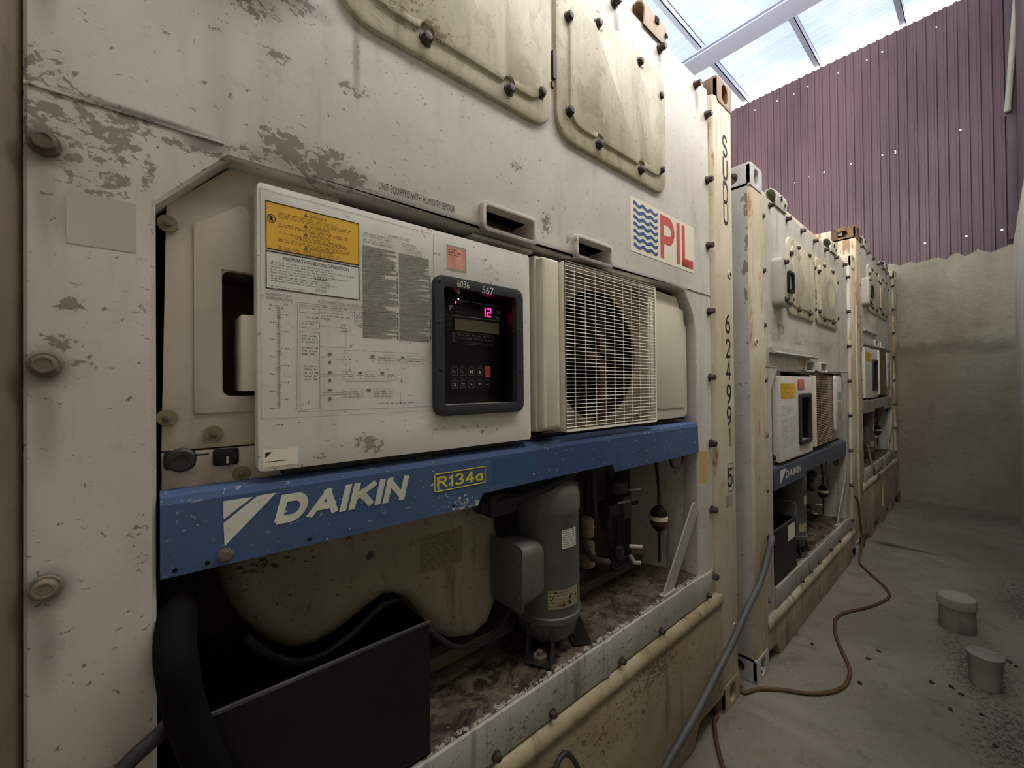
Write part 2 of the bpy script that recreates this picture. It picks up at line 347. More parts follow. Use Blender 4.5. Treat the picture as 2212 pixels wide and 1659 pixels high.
        if bevel:
            es = [e for e in bm.edges if len(e.link_faces) == 2 and e.calc_face_angle(0) > math.radians(50)]
            try: bmesh.ops.bevel(bm, geom=es, offset=bevel, segments=seg, affect='EDGES', profile=.6, clamp_overlap=True)
            except Exception: pass
        bm.to_mesh(me); bm.free()
        for p in me.polygons: p.use_smooth = True
        me.set_sharp_from_angle(angle=math.radians(smooth))
        o = bpy.data.objects.new(name, me); scene.collection.objects.link(o)
        if parent is not None: o.parent = parent
        if label: o['label'] = label
        return o
def s_flat(g): return False
def arc(cx, cz, rx, rz, a0, a1, n=9): return [(cx+rx*math.cos(math.radians(a0+(a1-a0)*k/n)), cz+rz*math.sin(math.radians(a0+(a1-a0)*k/n))) for k in range(n+1)]
STROKE = {
 'D': (.78, [[(.4, 1), (0, 1), (0, 0), (.4, 0)]+arc(.4, .5, .38, .5, -90, 90)]), 'A': (.86, [[(0, 0), (.43, 1), (.86, 0)], [(.17, .3), (.69, .3)]]), 'I': (0, [[(0, 0), (0, 1)]]),
 'K': (.74, [[(0, 0), (0, 1)], [(.70, 1), (.04, .42)], [(.26, .60), (.74, 0)]]), 'N': (.76, [[(0, 0), (0, 1), (.76, 0), (.76, 1)]]),
 'P': (.64, [[(0, 0), (0, 1), (.36, 1)]+arc(.36, .72, .28, .28, 90, -90)+[(0, .44)]]), 'L': (.56, [[(0, 1), (0, 0), (.56, 0)]]),
 'R': (.66, [[(0, 0), (0, 1), (.38, 1)]+arc(.38, .74, .26, .26, 90, -90)+[(0, .48)], [(.36, .48), (.66, 0)]]),
 'S': (.62, [arc(.31, .75, .31, .25, 20, 250)+arc(.31, .25, .31, .25, 70, -160)]), 'U': (.66, [[(0, 1), (0, .3)]+arc(.33, .3, .33, .3, 180, 360)+[(.66, 1)]]),
 '1': (.26, [[(0, .80), (.22, 1), (.22, 0)]]), '2': (.6, [arc(.3, .72, .3, .28, 165, -35)+[(0, 0), (.6, 0)]]), '3': (.6, [arc(.28, .75, .29, .25, 155, -90)+arc(.28, .25, .32, .25, 90, -155)]),
 '4': (.64, [[(.46, 0), (.46, 1), (0, .28), (.64, .28)]]), '5': (.6, [[(.56, 1), (.08, 1), (.03, .52)]+arc(.28, .32, .32, .32, 130, -155)]), '6': (.6, [arc(.3, .3, .3, .3, 0, 360, 16), arc(.52, .3, .52, .7, 180, 95)]),
 '9': (.6, [arc(.3, .7, .3, .3, 0, 360, 16), arc(.08, .7, .52, .7, 0, -85)]), 'a': (.52, [arc(.26, .30, .26, .30, 0, 360, 16), [(.52, .62), (.52, 0)]])}
def letters(g, t, x, z, h, w, y, mi=0, th=.2, shear=0, gap=.2):
    '''block letters: total width w, cap height h, stroke th (of the height)'''
    tw = sum(STROKE[c][0]+th for c in t)+gap*(len(t)-1); k = w/(tw*h)
    H = h*(1-th); off = 0; layer = 0
    for c in t:
        cw, st = STROKE[c]
        for line in st:
            pts = [((off+th/2+a)*h*k, th*h/2+b*H) for a, b in line]
            for i, (p, q) in enumerate(zip(pts[:-1], pts[1:])):
                d = Vector((q[0]-p[0], q[1]-p[1])); L = d.length
                if L < 1e-6: continue
                d /= L; tt = th*h/2; e0 = tt*(1 if i == 0 or len(line) < 5 else .4)
                # stroke width is narrowed with the letters when they are condensed
                nx, nz = -d.y*tt*min(k, 1.25) if abs(d.y) > .3 else -d.y*tt, d.x*tt
                ex, ez = d.x*e0*(k if k < 1 else 1), d.y*e0; layer += 1
                quad = [(p[0]-ex+nx, p[1]-ez+nz), (q[0]+ex+nx, q[1]+ez+nz), (q[0]+ex-nx, q[1]+ez-nz), (p[0]-ex-nx, p[1]-ez-nz)]
                quad = [(a, min(max(b, 0), h)) for a, b in quad]
                g.flat([(x+a+b*shear, z+b) for a, b in reversed(quad)], y-layer*1.5e-6, mi)
        off += cw+th+gap
def thing(name, label, cat, loc=(0, 0, 0), group=None):
    o = bpy.data.objects.new(name, None); o.empty_display_size = .1; scene.collection.objects.link(o)
    o.location = loc; o['label'] = label; o['category'] = cat
    if group: o['group'] = group
    return o
def tag(o, label, cat, group=None):
    o['label'] = label; o['category'] = cat
    if group: o['group'] = group
    return o
def struct(o): o['kind'] = 'structure'; return o

X2 = 2.438+.1365; X3 = X2+2.438+.0422
# ------------------------------------------------------------------ parts of a refrigerated container
def hexbolt(g, x, z, y, r=.019, h=.02, mi=0, washer=True):
    if washer: g.lathe((x, y, z), (0, -1, 0), [(r*1.25, 0), (r*1.25, .003), (r*1.05, .004)], 16, mi)
    g.lathe((x, y, z), (0, -1, 0), [(r*.95, .003), (r*.95, h*.75), (r*.8, h), (r*.3, h)], 6, mi, rot=random.random())
def casting(x0, z0, mats, root, y0=-.003, w=.162, d=.178, h=.118, top=True):
    g = G(); t = .02; x1 = x0+w; y1 = y0+d; z1 = z0+h
    g.prism(rrect(x0, x1, z0, z1, .012, 3), y0, y0+t, holes=[stadium((x0+x1)/2, (z0+z1)/2, .062, .086)], wallmi=0)
    for xa in (x0, x1-t): g.prism(rrect(y0+.002, y1, z0, z1, .01, 3), xa, xa+t, axis='x', holes=[stadium((y0+y1)/2+.01, (z0+z1)/2, .08, .056)])
    for za in (z0, z1-t): g.box(x0+t*.6, x1-t*.6, y0+t*.6, y1, za, za+t)
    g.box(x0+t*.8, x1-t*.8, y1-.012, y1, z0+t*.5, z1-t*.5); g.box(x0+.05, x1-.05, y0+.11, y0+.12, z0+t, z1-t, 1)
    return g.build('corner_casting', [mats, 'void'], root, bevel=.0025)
def hatch(x0, x1, z0, z1, root, bolts, mat='hatch', boltmat='boltdark'):
    g = G(); g.plate(x0, x1, z0, z1, .07, .006, .03, .008)
    # raised inner skin with notches left free for the bolts
    inner = rrect(x0+.05, x1-.045, z0+.05, z1-.05, .05, 5)
    pts = []
    for i, p in enumerate(inner):
        q = inner[(i+1) % len(inner)]; L = math.hypot(q[0]-p[0], q[1]-p[1]); pts.append(p)
        if L > .1:
            u = ((q[0]-p[0])/L, (q[1]-p[1])/L); nrm = (-u[1], u[0])
            for t in sorted(((bx-p[0])*u[0]+(bz-p[1])*u[1]) for bx, bz in bolts if abs((bx-p[0])*nrm[0]+(bz-p[1])*nrm[1]) < .03 and .02 < (bx-p[0])*u[0]+(bz-p[1])*u[1] < L-.02):
                for k in range(7):
                    a = math.pi*(1-k/6); pts.append((p[0]+u[0]*(t+.02*math.cos(a))+nrm[0]*.018*math.sin(a), p[1]+u[1]*(t+.02*math.cos(a))+nrm[1]*.018*math.sin(a)))
    c = Vector(((x0+x1)/2, (z0+z1)/2)); n = len(pts)
    rings = []
    for f, y in ((0, .007), (.004, -.001), (.010, -.003)):
        rings.append([(a+(c.x-a)*f/abs(c.x-x0), y, b+(c.y-b)*f/abs(c.y-z0)) for a, b in pts])
    vs = [v for r_ in rings for v in r_]
    g.add(vs, [(k*n+i, k*n+(i+1) % n, (k+1)*n+(i+1) % n, (k+1)*n+i) for k in range(2) for i in range(n)]+[tuple(range(2*n, 3*n))])
    h = g.build('access_hatch', mat, root)
    for bx, bz in bolts:
        b = G(); b.lathe((bx, .006, bz), (0, -1, 0), [(.016, 0), (.016, .003), (.013, .004), (.013, .012), (.009, .017), (.002, .018)], 8); b.build('hatch_bolt', boltmat, h)
    return h
def scribble(g, pts, w, y, mi):
    for a, b in zip(pts[:-1], pts[1:]): g.line(a[0], a[1], b[0], b[1], w, y, mi)

def container(n, x0, y0, HH, label, panel, post, sill, side, castmat, bar, sillz=.53):
    global OFF
    dz = 0 if HH > 2.8 else -.305
    root = thing('reefer_container', label, 'shipping container', (x0, y0, 0))
    UZ = lambda z: z+dz
    # ---- frame of the container
    OFF = Vector((0, 0, 0))
    g = G(); g.box(.012, 2.426, .45, 6.05, .14, HH-.03)
    for xs in (.012, 2.396): g.box(xs, xs+.03, .165, .46, .12, HH-.03)
    g.box(.03, 2.40, .10, .46, HH-.06, HH-.03); g.box(.03, 2.40, .10, .46, .09, .14)
    g.build('insulated_body', side, root)
    if n == 2:
        g = G(); g.box(-.002, .0008, .012, .45, .12, HH-.12); g.build('side_skin', side_scratch(), root)
    for sx in (0, 1):
        X = (lambda x: x) if sx == 0 else (lambda x: 2.438-x)
        prof = [(X(0), .012), (X(.012), 0), (X(.162), 0), (X(.19), .006), (X(.206), .03), (X(.206), .17), (X(0), .17)]
        g = G(); g.prism(prof, .10, HH-.10, axis='z')
        p = g.build('corner_post', 'post0' if n == 1 and sx == 0 else post, root, bevel=.004)
        for k, z in enumerate((.35, 2.0)):
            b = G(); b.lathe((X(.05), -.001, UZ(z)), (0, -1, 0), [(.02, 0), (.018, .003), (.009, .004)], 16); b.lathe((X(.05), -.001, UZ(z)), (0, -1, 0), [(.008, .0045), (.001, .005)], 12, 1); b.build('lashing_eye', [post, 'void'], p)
        if n == 1 and sx == 1:
            # identification code down the right post
            yy = -.0012
            marks = [('S', 316), ('U', 366), ('D', 417), ('U', 462), ('6', 700), ('2', 752), ('4', 800), ('9', 851), ('9', 898), ('1', 945), ('5', 1031)]
            for ch, py in marks:
                px = 1565+ (py-300)*.0165
                a = at(px, py, 0); hgt = .106 if py < 500 else .091
                t = G(); letters(t, ch, a.x-(.026 if ch != '1' else .008), a.z-hgt/2, hgt, .052 if ch != '1' else .018, yy, 0, th=.14); t.build('code_character', 'ink', p)
            a = at(1578, 1031, 0); t = G(); t.outline(a.x-.032, a.x+.032, a.z-.066, a.z+.066, .003, yy, 0)
            t.build('check_digit_box', 'ink', p)
            a = at(1576, 1083, 0); s_ = G(); s_.rect(a.x-.04, a.x+.03, a.z-.025, a.z+.03, yy, 0); s_.build('worn_decal', 'decal', p)
        for z in (0, HH-.118):
            casting(0 if sx == 0 else 2.276, z, (castmat[1] if sx else castmat[0]) if z else castmat[2], p, w=.162)
    g = G(); g.box(.12, 2.318, .06, .16, HH-.075, HH-.012); g.build('top_rail', post, root, bevel=.006)
    for xs in (0, 2.396): G().box(xs, xs+.042, .175, 6.05, HH-.10, HH-.006).build('roof_side_rail', post if n != 2 else side, root, bevel=.004)
    # ---- bottom sill with bead, gooseneck notch and end cut-outs
    g = G()
    zt = UZ(sillz)
    if n == 2: g.prism([(.162, .083), (.30, .086), (.335, .04), (.35, .004), (2.09, .004), (2.10, .04), (2.14, .086), (2.276, .083), (2.276, zt-.02), (.162, zt-.02)], .002, .10)
    else: g.prism([(.162, .083), (.40, .086), (.438, .04), (.45, .004), (.70, .004), (.72, .10), (1.02, .10), (1.04, .004), (1.40, .004), (1.42, .10), (1.70, .10), (1.72, .004), (1.99, .004), (2.0, .04), (2.04, .086), (2.276, .083), (2.276, zt-.02), (.162, zt-.02)], .002, .10)
    sl = g.build('bottom_sill', sill, root, bevel=.003)
    g = G(); g.tube([(.17, .026, zt-.012), (2.262, .026, zt-.012)], .034, 16); g.build('sill_bead', sill, sl)
    OFF = Vector((0, 0, dz))
    # ---- refrigeration unit: front panel
    g = G(); top = 2.815
    outer = [(.207, .548), (.339, .548), (.339, 1.758), (.432, 1.862), (.52, 1.862), (1.985, 1.868), (2.062, 1.775), (2.085, 1.70), (2.085, .548), (2.231, .548), (2.231, top), (.207, top)]
    g.prism(outer, .02, .085, holes=[rrect(.952, 1.118, 1.882, 1.925, .008, 3), rrect(1.30, 1.468, 1.882, 1.925, .008, 3)])
    fp = g.build('front_panel', panel, root, bevel=.012, seg=3)
    g = G(); g.box(.209, .425, .0175, .0205, 1.880, 1.885); g.build('panel_seam', panel, fp, bevel=.0015)
    g = G(); g.box(2.0, 2.229, .0165, .021, 1.879, 1.886); g.build('panel_seam', panel, fp, bevel=.0015)
    for hx in (.952, 1.30):
        g = G(); g.frame(hx-.009, hx+.175, 1.864, 1.937, .010, .010, .004, .034, ri=.008)
        g.box(hx-.02, hx+.186, .034, .10, 1.852, 1.862)
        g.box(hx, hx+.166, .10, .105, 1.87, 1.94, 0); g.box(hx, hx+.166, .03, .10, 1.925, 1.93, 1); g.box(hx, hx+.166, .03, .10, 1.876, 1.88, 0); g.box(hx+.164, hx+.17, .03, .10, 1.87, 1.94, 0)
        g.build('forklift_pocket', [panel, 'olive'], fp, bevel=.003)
    
    # flange bolts
    zs = [1.514+.2935*k for k in range(-3, 5)]
    for z in zs:
        for x, m in ((.228, 'bolt'), (2.206, 'boltdark')):
            b = G()
            if x < 1: b.lathe((x, .018, z), (0, -1, 0), [(.0165, 0), (.0165, .002), (.0155, .003), (.0125, .003), (.0125, .009), (.011, .0115), (.0085, .0120), (.008, .0112), (.001, .0112)], 20)
            else: hexbolt(b, x, z, .018, .0145, .026)
            b.build('flange_bolt', m, root)
    for k in range(7):
        b = G(); hexbolt(b, .34+.294*k, 2.775, .018, .014, .026); b.build('flange_bolt', 'boltdark', root)
    # lifting brackets on the top edge
    for bx in (.42, 1.69 if n == 1 else 1.66):
        g = G(); bw = .155 if n == 1 else .19; prof = [(.012, 2.80), (.006, 2.86), (.016, 2.89), (.035, 2.906), (.062, 2.902), (.075, 2.812)]
        inn = [(.017, 2.80), (.011, 2.86), (.020, 2.886), (.037, 2.900), (.057, 2.897), (.070, 2.812)]
        vs = []; m = 6
        for xx in (bx, bx+bw): vs += [(xx, a, b) for a, b in prof]+[(xx, a, b) for a, b in inn]
        fs = []
        for i in range(m-1):
            fs += [(i, i+1, 12+i+1, 12+i), (m+i+1, m+i, 12+m+i, 12+m+i+1), (i+1, i, m+i, m+i+1), (12+i, 12+i+1, 12+m+i+1, 12+m+i)]
        g.add(vs, fs)
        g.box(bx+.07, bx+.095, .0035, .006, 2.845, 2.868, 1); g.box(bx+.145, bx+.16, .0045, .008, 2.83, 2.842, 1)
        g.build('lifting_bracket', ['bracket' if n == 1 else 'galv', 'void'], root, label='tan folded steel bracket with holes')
    # ---- hatches
    HX = [(.60, 1.195), (1.214, 1.83)]
    for i, (a, b) in enumerate(HX):
        bl = [(a+.05, 2.29), (a+.05, 2.57), (b-.05, 2.29), (b-.05, 2.57), (a+.19, 2.245), (a+.43, 2.245), (a+.19, 2.63), (a+.43, 2.63)]
        hatch(a, b, 2.205, 2.675, root, bl, 'hatch')
    g = G(); g.box(1.198, 1.208, .004, .016, 2.36, 2.44); g.box(1.19, 1.20, .002, .01, 2.33, 2.345); g.build('hatch_stay', 'boltdark', root)
    # ---- fresh air vent at the upper left
    g = G(); g.plate(.36, .55, 2.225, 2.49, .03, -.035, .02, .012); v = g.build('fresh_air_vent', 'hatch' if n == 1 else 'galv', root)
    g = G(); g.frame(.43, .53, 2.30, 2.42, .015, .016, -.047, -.036); g.build('vent_handle', 'dark', v)
    g = G(); hexbolt(g, .40, 2.255, -.034, .012); g.build('vent_bolt', 'boltdark', v); g = G(); hexbolt(g, .40, 2.46, -.034, .012); g.build('vent_bolt', 'boltdark', v); g = G(); g.box(.42, .5, -.043, -.034, 2.235, 2.248); g.build('vent_latch', 'boltdark', v)
    # ---- recess of the unit
    g = G()
    g.box(.30, 2.12, .40, .41, 1.20, 1.95); g.box(.30, .335, .09, .40, 1.20, 1.95); g.box(2.09, 2.12, .09, .40, 1.20, 1.95); g.box(.30, 2.12, .09, .40, 1.94, 1.95)
    g.box(1.15, 2.08, .30, .305, 1.22, 1.93, 1); g.build('recess_lining', ['backwall', 'void'], root)  # includes a black sheet added for the darkness behind the fan
    # left side panel with the switch opening
    g = G()
    g.prism([(.345, 1.382), (.62, 1.382), (.62, 1.875), (.44, 1.865), (.352, 1.775)], .058, .066, holes=[rrect(.425, .60, 1.468, 1.683, .012)])
    g.prism([(.386, 1.44), (.474, 1.44), (.474, 1.467), (.424, 1.467), (.424, 1.684), (.474, 1.684), (.474, 1.792), (.450, 1.80), (.386, 1.752)], .054, .059)
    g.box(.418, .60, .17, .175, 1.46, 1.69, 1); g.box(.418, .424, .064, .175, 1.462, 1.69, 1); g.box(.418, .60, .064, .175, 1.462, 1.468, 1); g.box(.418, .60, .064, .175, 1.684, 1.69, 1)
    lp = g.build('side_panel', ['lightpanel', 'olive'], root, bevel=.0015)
    a = P(518, 680, .045); b = P(551, 845, .045)
    g = G(); g.box(a[0], a[0]+.05, .035, .12, b[1], a[1]); g.build('switch_cover', 'column', lp, bevel=.004)
    g = G(); g.box(.345, .62, .05, .12, 1.322, 1.379)
    g2 = g.build('connector_panel', 'lightpanel', root, bevel=.003)
    g = G(); y = .049
    c = P(392, 993, .045)
    g.plate(c[0]-.022, c[0]+.018, c[1]-.014, c[1]+.014, .005, y-.005, y, .002, 1)
    g.lathe((c[0], y-.004, c[1]), (0, -1, 0), [(.019, 0), (.019, .008), (.015, .011), (.009, .011), (.009, .009), (.001, .009)], 20, 0)
    g.tube([(c[0]+.008, y-.01, c[1]+.01), (c[0]+.02, y-.013, c[1]+.007), (c[0]+.034, y-.006, c[1]+.006)], .0025, 6, 0)
    g.build('receptacle', ['darkgrey', 'dark'], g2, label='grey scratched round socket cap')
    c = P(487, 987, .045); g = G()
    g.plate(c[0]-.017, c[0]+.019, c[1]-.014, c[1]+.014, .004, y-.006, y, .002, 0)
    g.lathe((c[0], y-.005, c[1]), (0, -1, 0), [(.0135, 0), (.0135, .008), (.011, .012), (.004, .012)], 20, 0)
    g.tube([(c[0]+.001, y-.018, c[1]+.002), (c[0]+.001, y-.018, c[1]-.009)], .0016, 6, 1)
    g.tube([(c[0]+.001, y-.012, c[1]-.01), (c[0]+.004, y-.01, c[1]-.018), (c[0]+.008, y-.009, c[1]-.012)], .001, 5, 1)
    g.build('key_switch', ['dark', 'galv'], g2, label='black key switch')
    for px, py in ((362, 484), (361, 902), (461, 936), (521, 1022)):
        c = P(px, py, .055); g = G(); yy = .052 if py < 950 else .049
        g.lathe((c[0], yy, c[1]), (0, -1, 0), [(.0135, -.002), (.0135, .001), (.0125, .0018)], 20, 0); g.lathe((c[0], yy, c[1]), (0, -1, 0), [(.0055, .001), (.0055, .005), (.003, .006)], 6, 1)
        g.build('washer_bolt', ['washer', 'bolt'], root)
    # ---- control box
    bx0, bx1, bz0, bz1 = .470, 1.106, 1.338, 1.834
    if n != 1: bx0 = .44
    g = G()
    dx0, dx1, dz0, dz1 = (.874, 1.079, 1.382, 1.787) if n == 1 else (.80, 1.05, 1.405, 1.725)
    if n == 1:
        a = P(934, 592, .012); b = P(1127, 905, .012); c = P(934, 900, .012)
        dx0, dx1 = a[0], b[0]; dz1 = a[1]; dz0 = c[1]
    g.prism(rrect(bx0, bx1, bz0, bz1, .008), .016, .050, holes=[rrect(dx0+.01, dx1-.01, dz0+.01, dz1-.01, .01, 3)])
    g.prism(rrect(bx0+.02, bx1-.01, bz0+.01, bz1-.01, .004), .050, .30, holes=[rrect(dx0+.005, dx1-.005, dz0+.005, dz1-.005, .01, 3)])
    cb = g.build('control_box', 'boxpaint', root, bevel=.004)
    g = G(); g.box(bx0+.04, bx1-.04, .032, .20, bz0-.012, bz0); g.box(bx0+.3, bx0+.34, .028, .06, bz0-.018, bz0-.01); g.build('mounting_rail', 'darkgrey', cb, bevel=.002)
    # display
    g = G(); t = .016
    g.frame(dx0, dx1, dz0, dz1, .022, .0245, .002, .02, ri=.006)
    g.box(dx0+.018, dx1-.018, .062, .066, dz0+.02, dz1-.02, 1)      # back of the recess
    g.box(dx1-.024, dx1-.020, .016, .064, dz0+.02, dz1-.02, 1); g.box(dx0+.020, dx0+.024, .016, .064, dz0+.02, dz1-.02, 1)
    g.box(dx0+.02, dx1-.02, .016, .064, dz1-.024, dz1-.02, 1); g.box(dx0+.02, dx1-.02, .014, .064, dz0+.02, dz0+.024, 2)
    dp = g.build('display_frame', ['plastic', 'facia', 'decal'], cb, bevel=.0015)
    for bx_, bz_ in [(dx0+.012, dz0+.014), (dx1-.012, dz0+.014), (dx0+.012, dz1-.014), (dx1-.012, dz1-.014), (dx0+.012, (dz0*2+dz1)/3), (dx0+.012, (dz0+2*dz1)/3), (dx1-.012, (dz0*2+dz1)/3), (dx1-.012, (dz0+2*dz1)/3), ((dx0+dx1)/2, dz0+.012)]:
        b = G(); b.lathe((bx_, .0025, bz_), (0, -1, 0), [(.0045, 0), (.0045, .0012), (.003, .002), (.001, .002)], 12); b.build('frame_screw', 'darkgrey', dp)
    if n == 1:
        control_labels(cb, dp, dx0, dx1, dz0, dz1)
    else:
        yy = .0152; g = G(); g.rect(bx0+.03, .745, 1.70, 1.79, yy, 1); g.micro(bx0+.04, .73, 1.785, 9, .0095, .005, yy-.0003, 2, cw=.004)
        g.rect(bx0+.03, .76, 1.40, 1.69, yy, 0); g.micro(bx0+.04, .755, 1.66, 5, .013, .006, yy-.0003, 3, cw=.004); g.micro(bx0+.04, .60, 1.58, 20, .0085, .005, yy-.0003, 3, cw=.0035, ragged=.15); g.micro(.62, .755, 1.59, 18, .0095, .004, yy-.0003, 3, cw=.0035, ragged=.2)
        g.build('instruction_sticker', ['paper', 'yellow', 'inkyellow', 'inkgrey'], cb, label='yellow and white instruction sticker')
        if n == 2:
            g = G(); g.plate(.79, .93, 1.748, 1.815, .012, .0148, .0156, .0004, 0); g.micro(.815, .9, 1.77, 2, .011, .006, .0144, 1, cw=.005); g.build('red_sticker', ['redpaper', 'paper'], cb)
    # ---- column beside the fan guard
    a = P(1153, 560, .03)[0]; b = P(1168, 560, .01)[0]; c = P(1205, 560, .008)[0]; d = P(1217, 560, .03)[0]
    if n != 1: a, b, c, d = 1.115, 1.13, 1.165, 1.18
    g = G(); g.plate(a, d, 1.352, 1.848, .01, .03, .10, .006); g.plate(b, c, 1.358, 1.84, .008, .002, .035, .01); g.build('duct_column', 'column', root)
    # ---- fan guard, shroud and fan
    gx0, gx1, gz0, gz1 = (1.243, 1.746, 1.347, 1.846) if n == 1 else (1.18, 1.66, 1.362, 1.846)
    y = .014; wm = 'wire' if n == 1 else 'wire2'
    g = G(); r = .0032
    nv, nh = (10, 44) if n == 1 else (16, 40)
    for k in range(1, nv):
        x = gx0+(gx1-gx0)*k/nv; z0_, z1_ = gz0, gz1
        if n == 1 and k == 2: z1_ = gz1-.035
        g.tube([(x, .03, z0_), (x, y+.003, z0_+.006), (x, y+.003, z1_-.006), (x, .03, z1_)] if z1_ == gz1 else [(x, .03, z0_), (x, y+.003, z0_+.006), (x, y+.003, z1_)], .0016, 6)
    for k in range(1, nh):
        z = gz0+(gz1-gz0)*k/nh
        g.tube([(gx0, .026, z), (gx0+.006, y, z), (gx1-.006, y, z), (gx1, .026, z)], .0012 if n == 1 else .0020, 6)
    g.frame(gx0-.002, gx1+.002, gz0-.002, gz1+.002, .006, .006, y-.002, y+.006)
    g.box(gx0-.001, gx0+.003, y-.002, .06, gz0, gz1); g.box(gx0, gx1, y-.002, .05, gz1-.003, gz1+.001)
    g.build('fan_guard', wm, root, label='white coated wire guard' if n == 1 else None)
    cx, cz, R = (gx0+gx1)/2+.0, (gz0+gz1)/2-.01, .225
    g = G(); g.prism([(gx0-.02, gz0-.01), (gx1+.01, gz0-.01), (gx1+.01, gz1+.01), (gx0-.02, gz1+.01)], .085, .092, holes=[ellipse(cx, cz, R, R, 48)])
    g.lathe((cx, .092, cz), (0, 1, 0), [(R, 0), (R-.004, .05), (R-.004, .14)], 48, 1)  # duct wall blackened, its shade painted in
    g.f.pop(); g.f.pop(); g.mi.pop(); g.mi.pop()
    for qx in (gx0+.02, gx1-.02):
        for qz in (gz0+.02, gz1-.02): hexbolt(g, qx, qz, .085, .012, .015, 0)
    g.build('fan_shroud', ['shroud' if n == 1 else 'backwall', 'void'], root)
    g = G(); g.lathe((cx, .15, cz), (0, -1, 0), [(.055, -.05), (.055, 0), (.04, .012), (.002, .014)], 24, 0)
    for k in range(6):
        a0 = k*math.pi/3+.3; vs = []
        for rr, tw, ww in ((.05, .6, .35), (.10, .5, .36), (.155, .42, .38), (R-.015, .36, .36)):
            for s_ in (-1, 1):
                an = a0+s_*ww/1.6*(.06/rr if rr < .1 else .7); vs.append((cx+rr*math.cos(an), .15+s_*.022*tw/.5, cz+rr*math.sin(an)))
        m = len(vs)//2; vs2 = vs+[(v[0], v[1]+.003, v[2]) for v in vs]; q = len(vs)
        fs = [(2*i, 2*i+1, 2*i+3, 2*i+2) for i in range(m-1)]+[(q+2*i+2, q+2*i+3, q+2*i+1, q+2*i) for i in range(m-1)]+[(0, 1, q+1, q), (2*m-1, 2*m-2, q+2*m-2, q+2*m-1)]
        for i in range(m-1): fs += [(2*i+2, 2*i, q+2*i, q+2*i+2), (2*i+1, 2*i+3, q+2*i+3, q+2*i+1)]
        g.add(vs2, fs, 0)
    g.build('fan', 'dark', root)
    g = G(); g.box(cx+.03, cx+.055, .10, .11, gz0+.01, gz1-.06); g.box(cx-.03, cx+.06, .10, .11, cz-.015, cz+.01); g.build('fan_motor_strut', 'fanrust', root)
    # right panel
    g = G(); rx = 2.0
    g.prism([(gx1+.012, 1.345), (2.035, 1.345), (2.06, 1.36), (2.06, 1.72), (1.975, 1.845), (gx1+.012, 1.855)], .05, .10)
    g.plate(gx1+.02, 2.03, 1.385, 1.80, .012, .046, .052, .003)
    rp = g.build('right_side_panel', 'column', root, bevel=.003)
    if n != 1:
        g = G(); g.plate(1.72, 1.95, 1.42, 1.845, .03, .012, .05, .01); g.rect(1.80, 1.92, 1.50, 1.64, .0115, 1); g.rect(1.80, 1.93, 1.66, 1.72, .0115, 2); g.build('terminal_cover', ['boxpaint', 'decal', 'inkfaint'], rp)
    # ---- cross bar below the control box
    g = G()
    lo, st = 1.192, 1.219
    poly = [(.343, lo+.003), (.93, lo), (.945, st), (1.478, st+.002), (1.492, lo+.003), (2.09, lo), (2.085, 1.305), (.343, 1.305)]
    g.prism(poly, .018, .026)
    g.add([(.343, .018, 1.305), (2.085, .018, 1.305), (2.085, .022, 1.316), (.343, .022, 1.316), (2.085, .034, 1.322), (.343, .034, 1.322), (2.085, .09, 1.324), (.343, .09, 1.324), (2.085, .09, 1.30), (.343, .09, 1.30), (2.085, .026, 1.30), (.343, .026, 1.30)],
        [(0, 1, 2, 3), (3, 2, 4, 5), (5, 4, 6, 7), (7, 6, 8, 9), (9, 8, 10, 11), (1, 0, 11, 10), (0, 3, 5, 7, 9, 11), (1, 10, 8, 6, 4, 2)])
    for hx in (.36, .4, .55, .86):
        g.lathe((hx, .0175, lo+.012), (0, -1, 0), [(.0035, 0), (.0035, .0003), (.0001, .0003)], 10, 1)
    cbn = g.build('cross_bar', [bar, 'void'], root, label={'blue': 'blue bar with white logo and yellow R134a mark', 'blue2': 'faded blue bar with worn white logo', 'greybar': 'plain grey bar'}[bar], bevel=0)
    if n == 1:
        g = G(); hexbolt(g, P(487, 1198, .018)[0], P(487, 1198, .018)[1], .017, .009, .008); g.build('bar_bolt', 'bolt', cbn)
    if n in (1, 2): bar_logo(n, cbn)
    # ---- compressor compartment
    g = G()
    g.box(.30, 2.05, .30, .31, .66, 1.33); g.box(.31, .337, .09, .30, .64, 1.33); g.box(.30, 2.05, .10, .31, 1.325, 1.335)
    g.prism([(2.09, .08), (2.10, .08), (2.01, .31), (2.0, .31)], .66, 1.33, axis='z', mi=1)
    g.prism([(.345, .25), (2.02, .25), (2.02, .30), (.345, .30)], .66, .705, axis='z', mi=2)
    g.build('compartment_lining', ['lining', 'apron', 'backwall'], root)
    g = G(); g.box(.338, 2.095, .021, .305, .640, .668); sh = g.build('drip_deck', 'shelf', root, bevel=.006)
    g = G(); g.box(.338, .95, .012, .022, .556, .664); g.box(.945, 1.42, .0095, .02, .556, .666); g.box(1.425, 2.098, .012, .022, .556, .664); g.box(1.405, 1.44, .006, .012, .556, .668)
    g.box(2.095, 2.20, .012, .022, .555, .66)
    g.build('deck_apron', 'apron', sh, bevel=.003)
    for px in (.78, .97, 1.17, 1.5, 1.75, 2.14):
        b = G(); hexbolt(b, px, .572, .010, .011, .016); b.build('apron_bolt', 'boltdark', sh)
    # molded housing with two round lobes
    lobe_housing(n, root)
    compressor(n, root)
    # diagonal brace
    a = Vector((2.035, .018, .985)); b = Vector((1.806, .030, .672)) ; w = Vector((.080, .0, .0))
    g = G(); t = Vector((0, .006, 0))
